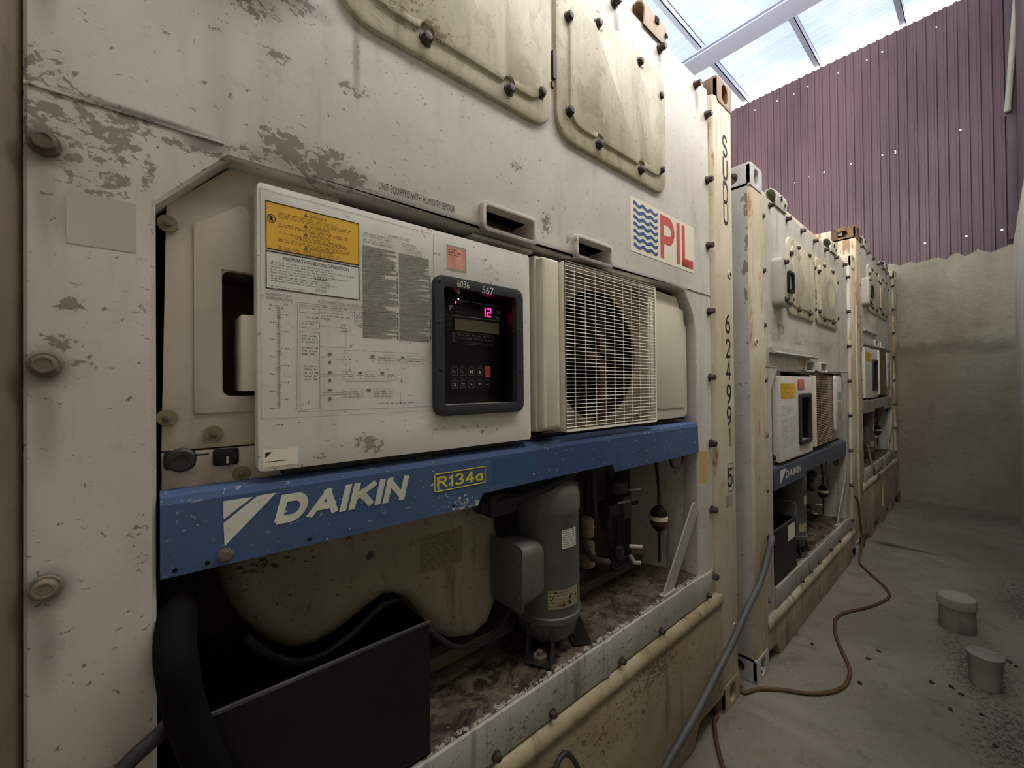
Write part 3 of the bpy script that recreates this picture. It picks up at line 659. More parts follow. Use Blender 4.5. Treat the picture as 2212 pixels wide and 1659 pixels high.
    g.add([b, b+w, a+w*.55+Vector((0, 0, -.04)), a+w*.25, a-w*.0, b+t, b+w+t, a+w*.55+t+Vector((0, 0, -.04)), a+w*.25+t, a+t], [(0, 1, 2, 3, 4), (9, 8, 7, 6, 5), (0, 5, 6, 1), (1, 6, 7, 2), (2, 7, 8, 3), (3, 8, 9, 4), (4, 9, 5, 0)])
    g.box(1.80, 1.89, .02, .045, .666, .676)
    g.build('diagonal_brace', 'galv', root, label='pale flat diagonal steel bar')
    piping(n, root)
    OFF = Vector((0, 0, 0))
    return root

def side_scratch():
    n = NT('scratched_side_paint'); out = None
    for px, py, ry, rz, st in ((1612, 440, .03, .10, 1.3), (1614, 520, .02, .10, 1.2), (1612, 580, .03, .08, 1.3), (1615, 380, .05, .05, 1), (1612, 640, .02, .05, 1)):
        c = at(px, py, X2, 0); m = n.n.new('ShaderNodeMapping'); n.link(n.coord(), m.inputs[0])
        m.inputs['Scale'].default_value = (0, 1/ry, 1/rz); m.inputs['Location'].default_value = (0, -(c.y+.03)/ry, -c.z/rz)
        l = n.n.new('ShaderNodeVectorMath'); l.operation = 'LENGTH'; n.link(m.outputs[0], l.inputs[0])
        v = n.ramp(l.outputs['Value'], .15, 1, st, 0); out = v if out is None else n.math('MAXIMUM', out, v)
    v = n.math('ADD', n.noise(30, 5, .65), n.math('MULTIPLY', out, .2))
    col = n.mix(n.ramp(n.noise(3, 3), .35, .65), srgb(190, 188, 184), srgb(176, 173, 168))
    col = n.mix(n.ramp(v, .62, .68, 0, .8), col, srgb(112, 102, 92))
    return n.done(col, .6)

def bar_logo(n, parent):
    y = .0172; g = G()
    if n == 1:
        # triangular mark: white with a slanted blue cut
        q = lambda x, z: P(x, z, .0175)
        A, B, C_ = q(482, 1083), q(597, 1064), q(485, 1180)
        cut0, cut1 = q(546, 1073), q(483, 1122)
        cut2, cut3 = q(556, 1071), q(483, 1130)
        g.flat([C_, cut3, cut2, B], y, 0); g.flat([cut1, cut0, A], y, 0)
        a = q(589, 1135); b = q(880, 1079); top = q(901, 1034)
        hgt = .050
        letters(g, 'DAIKIN', a[0]+.001, a[1], hgt, (b[0]-a[0])*.965, y, 0, th=.27, shear=.26, gap=.10)
        g.build('brand_lettering', 'logowhite', parent, label='white slanted DAIKIN lettering and triangle')
        g = G(); a = q(938, 1062); b = q(1048, 1005); zc0, zc1 = q(940, 1063)[1]-.001, q(940, 1024)[1]
        g.frame(a[0], b[0], zc0, zc1, .005, .0022, y-.0006, y, 0)
        letters(g, 'R134a', a[0]+.007, zc0+.0075, zc1-zc0-.015, b[0]-a[0]-.014, y, 0, th=.17, gap=.13)
        g.build('refrigerant_mark', 'logoyellow', parent, label='yellow framed R134a mark')
        g = G(); a = q(1062, 1050); b = q(1150, 980); g.rect(a[0], b[0], 1.235, 1.298, y+.0003); g.build('patch_mark', paint('repainted_patch', srgb(40, 70, 104), srgb(52, 82, 112), srgb(96, 100, 96), .6, seed=41), parent)
    else:
        g.flat([(.45, 1.215), (.45, 1.295), (.56, 1.295)], y, 0)
        letters(g, 'DAIKIN', .54, 1.235, .045, .30, y, 0, th=.24, shear=.2, gap=.12)
        g.build('brand_lettering', 'white_ink', parent, label='worn white brand lettering')

def control_labels(cb, dp, dx0, dx1, dz0, dz1):
    y = .0154; Q = lambda x, z: P(x, z, .016)
    # instruction sheet
    x0, z1 = Q(573, 432); x1, _ = Q(928, 560); z0 = Q(575, 893)[1]; xm = Q(776, 560)[0]
    zy0 = Q(577, 537)[1]; zw1 = zy0-.003; zw0 = Q(578, 623)[1]
    g = G()
    g.outline(x0-.008, x1+.010, z0-.010, z1+.018, .0007, y, 3)
    g.rect(x0, xm, zy0, z1, y+.0003, 1); g.outline(x0, xm, zy0, z1, .0016, y-.0002, 2)
    g.rect(x0, xm, zw0, zw1, y+.0003, 0); g.outline(x0, xm, zw0, zw1, .0016, y-.0002, 2)
    w = xm-x0; c = x0+w*.45; yy = y-.0004
    H_ = z1-zy0
    def head(t, fx, fz, wd, h, mi=5, tri=True):
        z = z1-H_*fz; x = x0+w*fx
        if tri: g.flat([(x-.011, z), (x-.003, z), (x-.007, z+h*1.2)], yy, mi)
        g.text(t, x, z, h, yy, mi, width=wd)
    head('DANGER', .44, .155, .030, .0060); g.micro(x0+.020, x0+w*.93, z1-H_*.185, 3, .0036, .0020, yy, 5, cw=.0016, ragged=.25)
    head('WARNING', .44, .39, .034, .0060); g.micro(x0+.020, x0+w*.97, z1-H_*.42, 2, .0036, .0020, yy, 5, cw=.0016, ragged=.15)
    head('CAUTION', .44, .58, .034, .0060); g.micro(x0+.020, x0+w*.85, z1-H_*.60, 1, .0036, .0020, yy, 5, cw=.0016, ragged=.1)
    head('SCROLL SLIDING SOUND', .28, .70, .092, .0062, tri=False); g.micro(x0+.020, x0+w*.97, z1-H_*.735, 2, .0036, .0020, yy, 5, cw=.0016, ragged=.2)
    head('IMPORTANT', .44, .875, .042, .0060); g.micro(x0+.020, x0+w*.93, z1-H_*.90, 3, .0036, .0020, yy, 5, cw=.0016, ragged=.25)
    cx_, cz_ = x0+.009, z1-H_*.36
    for k in range(20):
        a, b = 2*math.pi*k/20, 2*math.pi*(k+1)/20; g.line(cx_+.006*math.cos(a), cz_+.007*math.sin(a), cx_+.006*math.cos(b), cz_+.007*math.sin(b), .0012, yy, 2)
    g.line(cx_-.004, cz_+.005, cx_+.004, cz_-.005, .0012, yy, 2); g.rect(cx_-.002, cx_+.002, cz_-.003, cz_+.004, yy, 2)
    # white preparation box
    h2 = zw1-zw0
    g.text('PREPARATION BEFORE OPERATION', x0+w*.17, zw1-.0125, .0072, yy, 2, width=w*.70)
    g.micro(x0+.006, x0+w*.94, zw1-.0165, 4, .0047, .0024, yy, 4, cw=.0015, ragged=.3); g.micro(x0+.006, x0+w*.8, zw1-.0355, 1, .0050, .0024, yy, 4, cw=.0015, ragged=.5)
    g.text('START', x0+w*.48, zw0+.0265, .0056, yy, 2, width=.023); g.micro(x0+.008, x0+w*.8, zw0+.0245, 3, .0042, .0024, yy, 4, cw=.0015, ragged=.3)
    g.text('STOP', x0+w*.50, zw0+.005, .0056, yy, 2, width=.018); g.micro(x0+.008, x0+w*.42, zw0+.0065, 2, .0038, .0022, yy, 4, cw=.0015, ragged=.2)
    # temperature scale
    zs1 = zw0-.006
    g.text('TEMPERATURE', x0, zs1-.006, .0052, yy, 4, width=.040); g.text('CONVERSION', x0, zs1-.0125, .0052, yy, 4, width=.040)
    sx = x0+.0195; za, zb = zs1-.022, z0+.008; N = 60
    g.rect(sx-.0003, sx+.0003, zb, za, yy, 4)
    for k in range(N+1):
        z = zb+(za-zb)*k/N; L = .008 if k % 5 == 0 else .0035
        g.rect(sx-L if k % 2 == 0 or k % 5 else sx, sx+(L if k % 2 or k % 5 else 0), z-.0003, z+.0003, yy, 4)
        if k % 5 == 0: g.micro(sx-.0135 if k % 10 == 0 else sx+.0095, sx-.009 if k % 10 == 0 else sx+.0145, z+.0015, 1, 1, .003, yy, 4, cw=.0018, ragged=0)
    kx0 = x0+.047
    g.rect(kx0, kx0+.0006, z0+.002, zs1, yy, 3)
    # key operation flow chart
    g.text('KEY OPERATION PROCEDURE', kx0+.038, zs1-.009, .0058, yy, 4, width=.088)
    def fbox(a, b, u, v, wd, ht, rows=2):
        X = kx0+.004+a; Z = zs1-.014-b
        g.outline(X, X+wd, Z-ht, Z, .0007, yy, 3 if rows < 0 else 4)
        if rows: g.micro(X+.003, X+wd-.002, Z-.003, abs(rows), .0044, .0024, yy, 4, cw=.0015, ragged=.3)
    g.outline(kx0+.002, x1+.004, z0, zs1-.012, .0006, yy, 3)
    fbox(.002, .002, 0, 0, .034, .014, 1); fbox(.002, .031, 0, 0, .034, .012, 1); fbox(.100, .003, 0, 0, .050, .026, 6); fbox(.075, .030, 0, 0, .018, .015, 3); fbox(.002, .050, 0, 0, .034, (zs1-.014-.050)-(z0+.004), 0)
    g.micro(kx0+.010, kx0+.037, zs1-.070, 3, .0055, .003, yy, 4, cw=.0017, ragged=.2); g.micro(kx0+.010, kx0+.037, zs1-.092, 3, .0055, .003, yy, 4, cw=.0017, ragged=.2); g.micro(kx0+.012, kx0+.038, zs1-.125, 5, .006, .003, yy, 4, cw=.0017, ragged=.2)
    ln = lambda a, b, c_, d: g.line(kx0+a, zs1-b, kx0+c_, zs1-d, .0006, yy, 4)
    ln(.040, .020, .104, .020); ln(.040, .026, .104, .026); ln(.040, .051, .079, .051); ln(.088, .059, .088, .090); ln(.040, .090, .088, .090)
    g.micro(kx0+.046, kx0+.092, zs1-.014, 1, 1, .003, yy, 4, ragged=0); g.micro(kx0+.044, kx0+.095, zs1-.030, 1, 1, .003, yy, 4, ragged=0); g.micro(kx0+.018, kx0+.06, zs1-.036, 1, 1, .003, yy, 4, ragged=0)
    for row, (b, its) in enumerate(((.108, (.080, .150, .215)), (.142, (.080, .125, .170)), (.176, (.080, .142)), (.204, (.080, .142)), (.238, (.080,)))):
        if zs1-b-.02 < z0+.004: break
        ln(.042, b, .080, b); ln(.042, b+.004, .080, b+.004)
        g.rect(kx0+.054, kx0+.062, zs1-b+.003, zs1-b+.007, yy, 4); g.rect(kx0+.055, kx0+.060, zs1-b-.014, zs1-b-.008, yy, 4)
        for i, a in enumerate(its):
            wd = .022 if row == 1 else (.018 if a == .080 and row == 0 else .040)
            if row not in (3,): g.outline(kx0+a, kx0+a+wd, zs1-b-.010, zs1-b+.008, .0006, yy, 3)
            g.micro(kx0+a+.002, kx0+a+wd-.001, zs1-b+.003, 2 if row in (0, 1) else 3, .0048, .0026, yy, 4, ragged=.2)
            if i: g.rect(kx0+a-.014, kx0+a-.006, zs1-b+.002, zs1-b+.007, yy, 4); ln(a-.018, b, a-.002, b)
    ln(.085, .094, .240, .094); ln(.085, .094, .085, .100); ln(.085, .155, .180, .155); ln(.200, .176, .200, .204)
    # notes at the right
    nx = kx0+.262
    if nx+.05 < x1+.01:
        g.outline(nx-.004, x1+.002, zs1-.225, zs1-.094, .0006, yy, 3)
        for b, r_ in ((.098, 3), (.128, 10), (.196, 4)):
            g.rect(nx-.003, nx-.0005, zs1-b-.003, zs1-b, yy, 2); g.micro(nx, x1, zs1-b, r_, .0056, .0027, yy, 4, cw=.0018, ragged=.25)
    g.micro(kx0+.150, kx0+.235, z0+.012, 1, 1, .003, yy, 4, ragged=0)
    # alarm codes
    ax0, ax1 = xm+.006, x1; az1 = z1-.012; az0 = Q(782, 731)[1]
    g.text('ALARM CODES', ax0+(ax1-ax0)*.36, az1, .0058, yy, 4, width=.048)
    g.micro(ax0+.002, ax0+.08, az1-.003, 2, .0048, .0026, yy, 4, ragged=.3); g.micro(ax0+.085, ax1-.03, az1-.006, 2, .0048, .0026, yy, 4, ragged=.2); g.micro(ax0+.002, ax0+.07, az1-.015, 2, .0048, .0026, yy, 4, ragged=.2); g.micro(ax0+.09, ax1-.02, az1-.017, 2, .0048, .0026, yy, 4, ragged=.2)
    zt = az1-.028; rows = int((zt-az0)/.0043)
    half = (ax1-ax0)/2
    for i, xa in enumerate((ax0, ax0+half+.002)):
        for k in range(rows):
            z = zt-k*.0043; e = xa+half*(.55+.4*random.random()) if random.random() < .5 else xa+half*.93
            g.rect(xa, e, z-.0034, z-.0006, yy+.0001, 3)
            g.micro(xa+.001, e, z-.0006, 1, 1, .0028, yy, 4, cw=.0015, ragged=0)
            if random.random() < .6 and k > 8: g.rect(xa+half-.0035, xa+half-.001, z-.0034, z-.0004, yy, 2)
    g.build('instruction_sheet', ['paper', 'yellow', 'ink', 'inkfaint', 'inkgrey', 'inkyellow'], cb, label='printed sheet with yellow warning block')
    # name plate sticker at the lower left
    a = Q(567, 973); b = Q(644, 966); z_ = Q(568, 1010)[1]
    g = G(); g.rect(a[0], b[0], z_, a[1], y, 0); g.flat([(a[0]+.004, a[1]-.004), (a[0]+.014, a[1]-.004), (a[0]+.004, a[1]-.014)], yy, 1); g.rect(a[0]+.004, a[0]+.036, z_+.008, z_+.0092, yy, 1)
    g.build('blank_sticker', ['ivory', 'ink'], cb)
    # red sticker and its torn margin
    a = Q(966, 531); b = Q(1004, 540); z_ = Q(966, 577)[1]
    g = G(); g.rect(a[0]-.002, b[0]+.004, z_-.006, a[1]+.004, y+.0002, 1); g.rect(a[0], b[0], z_, a[1]-.001, y, 0); g.micro(a[0]+.003, b[0]-.004, a[1]-.005, 3, .006, .003, yy, 2, cw=.0022)
    g.build('red_sticker', ['redpaper', 'inkfaint', 'ink'], cb)
    # display print
    yf = .0615; ym = .0610; q = lambda x, z: P(x, z, .062)
    g = G()
    def ht(x0_, y0_, x1_, y1_, w=.0009, mi=0): a_ = q(x0_, y0_); b_ = q(x1_, y1_); g.line(a_[0], a_[1], b_[0], b_[1], w, ym, mi)
    ht(966, 645, 1090, 664); ht(963, 680, 1085, 694)
    for t, px, py, ww in (('COMP', 985, 641, .018), ('DEFROST', 1006, 643, .026), ('IN RANGE', 1031, 649, .026), ('DEHUMID', 1054, 652, .023)):
        a = q(px, py); g.text(t, a[0], a[1], .0046, ym, 1, width=ww)
    for t, px, py, ww in (('SUPPLY', 988, 657, .019), ('RETURN', 986, 666, .019), ('ALARM', 985, 674, .019), ('R.H.', 982, 682, .012)):
        a = q(px, py); g.text(t, a[0], a[1], .0042, ym, 1, width=ww)
    for t, px, py in (('C/F', 1070, 678), ('%RH', 1069, 690)):
        a = q(px, py); g.text(t, a[0], a[1], .0095, ym, 0, width=.017)
    a = q(969, 659); g.flat([a, (a[0]+.002, a[1]-.014), (a[0]+.014, a[1]+.001)], ym, 0)
    for px, py, t in ((964, 690, 'MODE'), (964, 702, 'RANGE'), (964, 713, 'TEMP')):
        a = q(px, py); g.text(t, a[0], a[1], .0034, ym, 1, width=.012)
    a = q(977, 717); b = q(1066, 740); c = q(976, 735)
    g.outline(a[0], b[0], c[1]-.003, a[1], .0006, ym, 1); g.micro(a[0]+.002, b[0]-.002, a[1]-.003, 2, .008, .004, ym, 1, ragged=0, cw=.003)
    g.rect(a[0], a[0]+.004, c[1]-.002, a[1]-.001, ym, 1)
    g.line(q(1003, 743)[0], q(1003, 743)[1], b[0], q(1003, 743)[1], .0008, ym, 1)
    # key pad
    a = q(970, 784); b = q(1061, 794)
    kz = [q(973, 802)[1], q(974, 830)[1]]; kxs = [q(x, 810)[0] for x in (982, 1000, 1018, 1036, 1052)]
    for r_, z in enumerate(kz):
        for i, x in enumerate(kxs):
            if r_ == 0 and i == 4: continue
            g.outline(x-.0085, x+.0085, z-.0095, z+.0095, .0008, ym, 1)
            lab = (('', '', 'M', ''), ('S', '', '', '', ''))[r_][min(i, 3 if r_ == 0 else 4)]
            if lab: g.text(lab, x, z-.0045, .009, ym, 0, centre=True, bold=.02)
            elif r_ == 1 and i in (2, 3): s_ = 1 if i == 2 else -1; g.flat([(x-.003*s_, z-.003*s_), (x+.003*s_, z-.003*s_), (x, z+.003*s_)], ym, 0)
            elif r_ == 1 and i == 1: g.rect(x-.005, x+.005, z+.0015, z+.003, ym, 0); g.rect(x-.005, x+.005, z-.003, z-.0015, ym, 0); g.flat([(x-.006, z+.002), (x-.002, z), (x-.002, z+.005)], ym, 0)
            elif r_ == 1 and i == 4: g.rect(x-.004, x+.004, z-.002, z-.0005, ym, 0); g.rect(x+.003, x+.004, z-.002, z+.003, ym, 0)
            elif r_ == 0 and i == 3: g.flat([(x-.0035, z-.004), (x+.0035, z-.004), (x+.0035, z), (x, z+.004), (x-.0035, z)], ym, 0)
            else: g.micro(x-.005, x+.004, z+.003, 2, .004, .003, ym, 1, ragged=.2)
        for x, t in zip(kxs, (('DISPLAY', 'SELECT', 'MODE', 'TEMP'), ('SET', 'SELECT', 'UP', 'DOWN', 'ENTER'))[r_]):
            g.text(t, x, z+.0115, .0032, ym, 1, width=.014 if len(t) > 3 else .008, centre=True)
    g.build('facia_print', ['white_ink', 'greyprint'], dp)
    g = G(); x, z = kxs[4], kz[0]; g.box(x-.008, x+.009, .0585, .0625, z-.0125, z+.016); g.micro(x-.005, x+.006, z+.012, 4, .006, .002, .058, 1, cw=.002, ragged=.3); g.build('red_key', ['redkey', 'greyprint'], dp)
    g = G(); a = q(981, 688); b = q(1076, 700); g.box(a[0], b[0], .0580, .063, q(979, 714)[1]+.001, a[1]); g.build('lcd_window', 'lcd', dp)
    # seven-segment digits 12
    g = G(); a = q(1044, 684); hgt = .0235
    def seg(xo, which):
        w_, h_, t_ = .0135, hgt, .0036
        S = {'a': (0, w_, h_-t_, h_), 'g': (0, w_, h_/2-t_/2, h_/2+t_/2), 'd': (0, w_, 0, t_), 'b': (w_-t_, w_, h_/2, h_), 'c': (w_-t_, w_, 0, h_/2), 'f': (0, t_, h_/2, h_), 'e': (0, t_, 0, h_/2)}
        for c_ in which: u = S[c_]; g.rect(xo+u[0], xo+u[1], a[1]+u[2], a[1]+u[3], ym, 0)
    seg(a[0]-.006, 'bc'); seg(a[0]+.012, 'abged'); g.build('led_digits', 'led', dp, label='glowing magenta digits 12')
    g = G(); a = q(990, 646); g.lathe((a[0], .0615, a[1]), (0, -1, 0), [(.0018, 0), (.0016, .001), (.0002, .0015)], 12, 0); a = q(984, 653); g.lathe((a[0], .0615, a[1]), (0, -1, 0), [(.0022, 0), (.002, .001), (.0002, .0015)], 12, 1); g.build('indicator_light', ['ledgreen', 'ledred'], dp)
    g = G(); qq = lambda x, z: P(x, z, .002)
    for t, px, py, hh, ww in (('6036', 987, 619, .016, .034), ('567', 1041, 633, .018, .035)):
        a = qq(px, py); g = G(); g.text(t, a[0], a[1], hh, .0012, 0, width=ww, shear=.05); g.build('chalk_number', 'white_ink', dp, label='hand-written white '+t)

def lobe_housing(n, root):
    y0 = .19; yb = .298
    if n == 1:
        pts = [(445, 1180), (462, 1240), (490, 1300), (525, 1355), (570, 1398), (625, 1418), (680, 1412), (740, 1375), (800, 1325), (838, 1296), (868, 1300), (900, 1335), (940, 1372), (985, 1393), (1030, 1385), (1065, 1350), (1085, 1290), (1092, 1200), (1080, 1100)]
        out = [P(x, z, y0) for x, z in pts]
        poly = [(out[0][0]-.02, 1.30)]+out+[(out[-1][0]+.02, 1.30)]
    elif n == 2:
        poly = [(1.25, 1.30), (1.25, 1.05), (1.30, .97), (1.40, .93), (1.5, .96), (1.55, 1.02), (1.62, .95), (1.70, .93), (1.78, .97), (1.82, 1.05), (1.84, 1.30)]
    else:
        poly = [(1.15, 1.30), (1.15, 1.1), (1.22, 1.02), (1.32, .98), (1.42, 1.02), (1.5, 1.1), (1.7, 1.08), (1.78, 1.2), (1.8, 1.30)]
    c = Vector((sum(p[0] for p in poly)/len(poly), 1.12)); N = len(poly)
    def inset(d):
        o = []
        for i in range(N):
            p, a, b = Vector(poly[i]), Vector(poly[i-1]), Vector(poly[(i+1) % N])
            t1 = (p-a).normalized(); t2 = (b-p).normalized(); nn = (Vector((t1.y, -t1.x))+Vector((t2.y, -t2.x)))
            nn = nn.normalized() if nn.length > .01 else Vector((0, 0))
            o.append(p+nn*d)
        return o
    A = sum(poly[i][0]*poly[(i+1) % N][1]-poly[(i+1) % N][0]*poly[i][1] for i in range(N)); sgn = -1 if A > 0 else 1
    g = G(); rings = []
    for d, y in ((0, yb), (0, y0+.05), (.006, y0+.03), (.018, y0+.012), (.034, y0+.002), (.05, y0)):
        rings += [(p.x, y, p.y) for p in inset(d*sgn)]
    fs = [(k*N+i, k*N+(i+1) % N, (k+1)*N+(i+1) % N, (k+1)*N+i) for k in range(5) for i in range(N)]
    g.add(rings, fs+[tuple(range(5*N, 6*N))])
    h = g.build('molded_housing', 'frp', root, smooth=60, label='stained beige molded housing with two rounded lobes')
    if n == 1:
        y = y0-.0012; Q = lambda a, b: P(a, b, y0)
        a = Q(906, 1165); b = Q(998, 1150); zl = Q(906, 1244)[1]; g = G()
        g.rect(a[0], b[0], zl, a[1]+.005, y+.0004, 0); g.micro(a[0]+.004, b[0]-.004, a[1], 13, .0068, .0032, y, 1, cw=.003, ragged=.2)
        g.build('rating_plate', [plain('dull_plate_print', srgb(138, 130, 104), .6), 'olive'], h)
    return h

def compressor(n, root):
    if n == 1: cx, cy, r, z0, z1 = 1.279, .128, .100, .70, 1.19
    elif n == 2: cx, cy, r, z0, z1 = .98, .13, .10, .70, 1.22
    else: cx, cy, r, z0, z1 = .95, .13, .10, .70, 1.22
    s1 = 1.09; g = G()
    g.lathe((cx, cy, 0), (0, 0, 1), [(.03, z0), (r*.6, z0+.006), (r*.85, z0+.025), (r*.93, z0+.05), (r*.95, z0+.075), (r*1.04, z0+.078), (r*1.04, z0+.094), (r*1.0, z0+.097),
        (r, s1), (r*1.035, s1+.008), (r*1.04, s1+.02), (r*1.04, z1-.04), (r*1.0, z1-.018), (r*.9, z1-.005), (r*.7, z1+.004), (.02, z1+.008)], 40)
    c = g.build('compressor', 'comp', root, smooth=40, label='grey-green upright cylinder compressor')
    # feet
    for ang in (-150, -30, 90):
        g = G(); a = math.radians(ang); u = Vector((math.cos(a), math.sin(a), 0)); w = Vector((-u.y, u.x, 0)); B = Vector((cx, cy, 0))
        for s in (-1, 1):
            o = B+w*.036*s; t = w*.0025
            vs = []
            for dd in (-1, 1):
                vs += [o+u*.07+t*dd+Vector((0, 0, z0+.055)), o+u*.088+t*dd+Vector((0, 0, z0+.072)), o+u*.125+t*dd+Vector((0, 0, .685)), o+u*.125+t*dd+Vector((0, 0, .676)), o+u*.075+t*dd+Vector((0, 0, .676))]
            g.add(vs, [(0, 1, 2, 3, 4), (9, 8, 7, 6, 5)]+[(i, (i+1) % 5, 5+(i+1) % 5, 5+i) for i in range(5)])
        o = B+u*.1; vs = [o+u*p*.028+w*q*.04+Vector((0, 0, z)) for z in (.672, .678) for p, q in ((-1, -1), (1, -1), (1, 1), (-1, 1))]
        g.add(vs, [(0, 1, 2, 3), (7, 6, 5, 4), (0, 4, 5, 1), (1, 5, 6, 2), (2, 6, 7, 3), (3, 7, 4, 0)])
        g.lathe(o, (0, 0, 1), [(.02, .669), (.02, .690), (.009, .691), (.009, .702), (.001, .703)], 12, 1)
        g.build('mounting_foot', ['darkgrey', 'bolt'], c)
    # terminal box on the left side
    bx = cx-r-.085; g = G()
    prof = rrect(cy-.085, cy+.045, .865, 1.035, .03)
    m_ = len(prof); rings = []
    for k, (xx, ins) in enumerate(((bx, 0), (bx+.05, 0), (bx+.062, .004), (bx+.09, .012))): rings += [(xx, cy-.02+(a-cy+.02)*(1-ins*8), .95+(b-.95)*(1-ins*8)) for a, b in prof]
    g.add(rings, [(k*m_+i, k*m_+(i+1) % m_, (k+1)*m_+(i+1) % m_, (k+1)*m_+i) for k in range(3) for i in range(m_)]+[tuple(range(m_)), tuple(range(3*m_, 4*m_))])
    tb = g.build('terminal_box', 'comp', c)
    g = G(); g.prism(rrect(cy-.090, cy+.050, .858, 1.042, .014), bx-.004, bx, axis='x')
    for zz in (.90, 1.0): g.lathe((bx-.004, cy-.075, zz), (-1, 0, 0), [(.004, 0), (.003, .002), (.0005, .0025)], 8)
    g.build('box_cover', 'comp', tb)
    # labels wrapped on the cylinder
    def wrap(a0, a1, zb, zt, mats, name, rows, spots=0):
        g = G(); K = 10; rr = r+.0012
        pt = lambda a, z, d=0: (cx+(rr+d)*math.cos(a), cy+(rr+d)*math.sin(a), z)
        vs = [pt(a0+(a1-a0)*k/K, z) for k in range(K+1) for z in (zb, zt)]
        g.add(vs, [(2*k, 2*k+2, 2*k+3, 2*k+1) for k in range(K)], 0)
        for i in range(rows):
            z = zt-(zt-zb)*(i+.6)/(rows+.5); a = a0+.03
            while a < a1-.06:
                w_ = random.uniform(.02, .07); g.add([pt(a, z-.0012, .0006), pt(a+w_, z-.0012, .0006), pt(a+w_, z+.0012, .0006), pt(a, z+.0012, .0006)], [(0, 1, 2, 3)], 1); a += w_+.02
        for _ in range(spots):
            a = random.uniform(a0+.05, a1-.05); z = random.uniform(zb+.005, zt-.005); d = random.uniform(.002, .007)
            g.add([pt(a+d/r*math.cos(t)*.9, z+d*math.sin(t)*random.uniform(.6, 1.1), .001) for t in [2*math.pi*k/7 for k in range(7)]], [tuple(range(7))], 2)
        g.build(name, mats, c)
    va = math.atan2(CAM.y-cy, CAM.x-cx) if n == 1 else math.radians(-130)
    wrap(va+math.radians(25), va+math.radians(58), 1.0, 1.055, ['paper', 'inkgrey', 'ink'], 'white_label', 8)
    wrap(va-math.radians(0), va+math.radians(60), .825, .88, [plain('dusty_cream_label', srgb(150, 142, 112), .7), 'olive', 'fanrust'], 'stained_label', 5 if n == 1 else 0, 16 if n == 1 else 3)

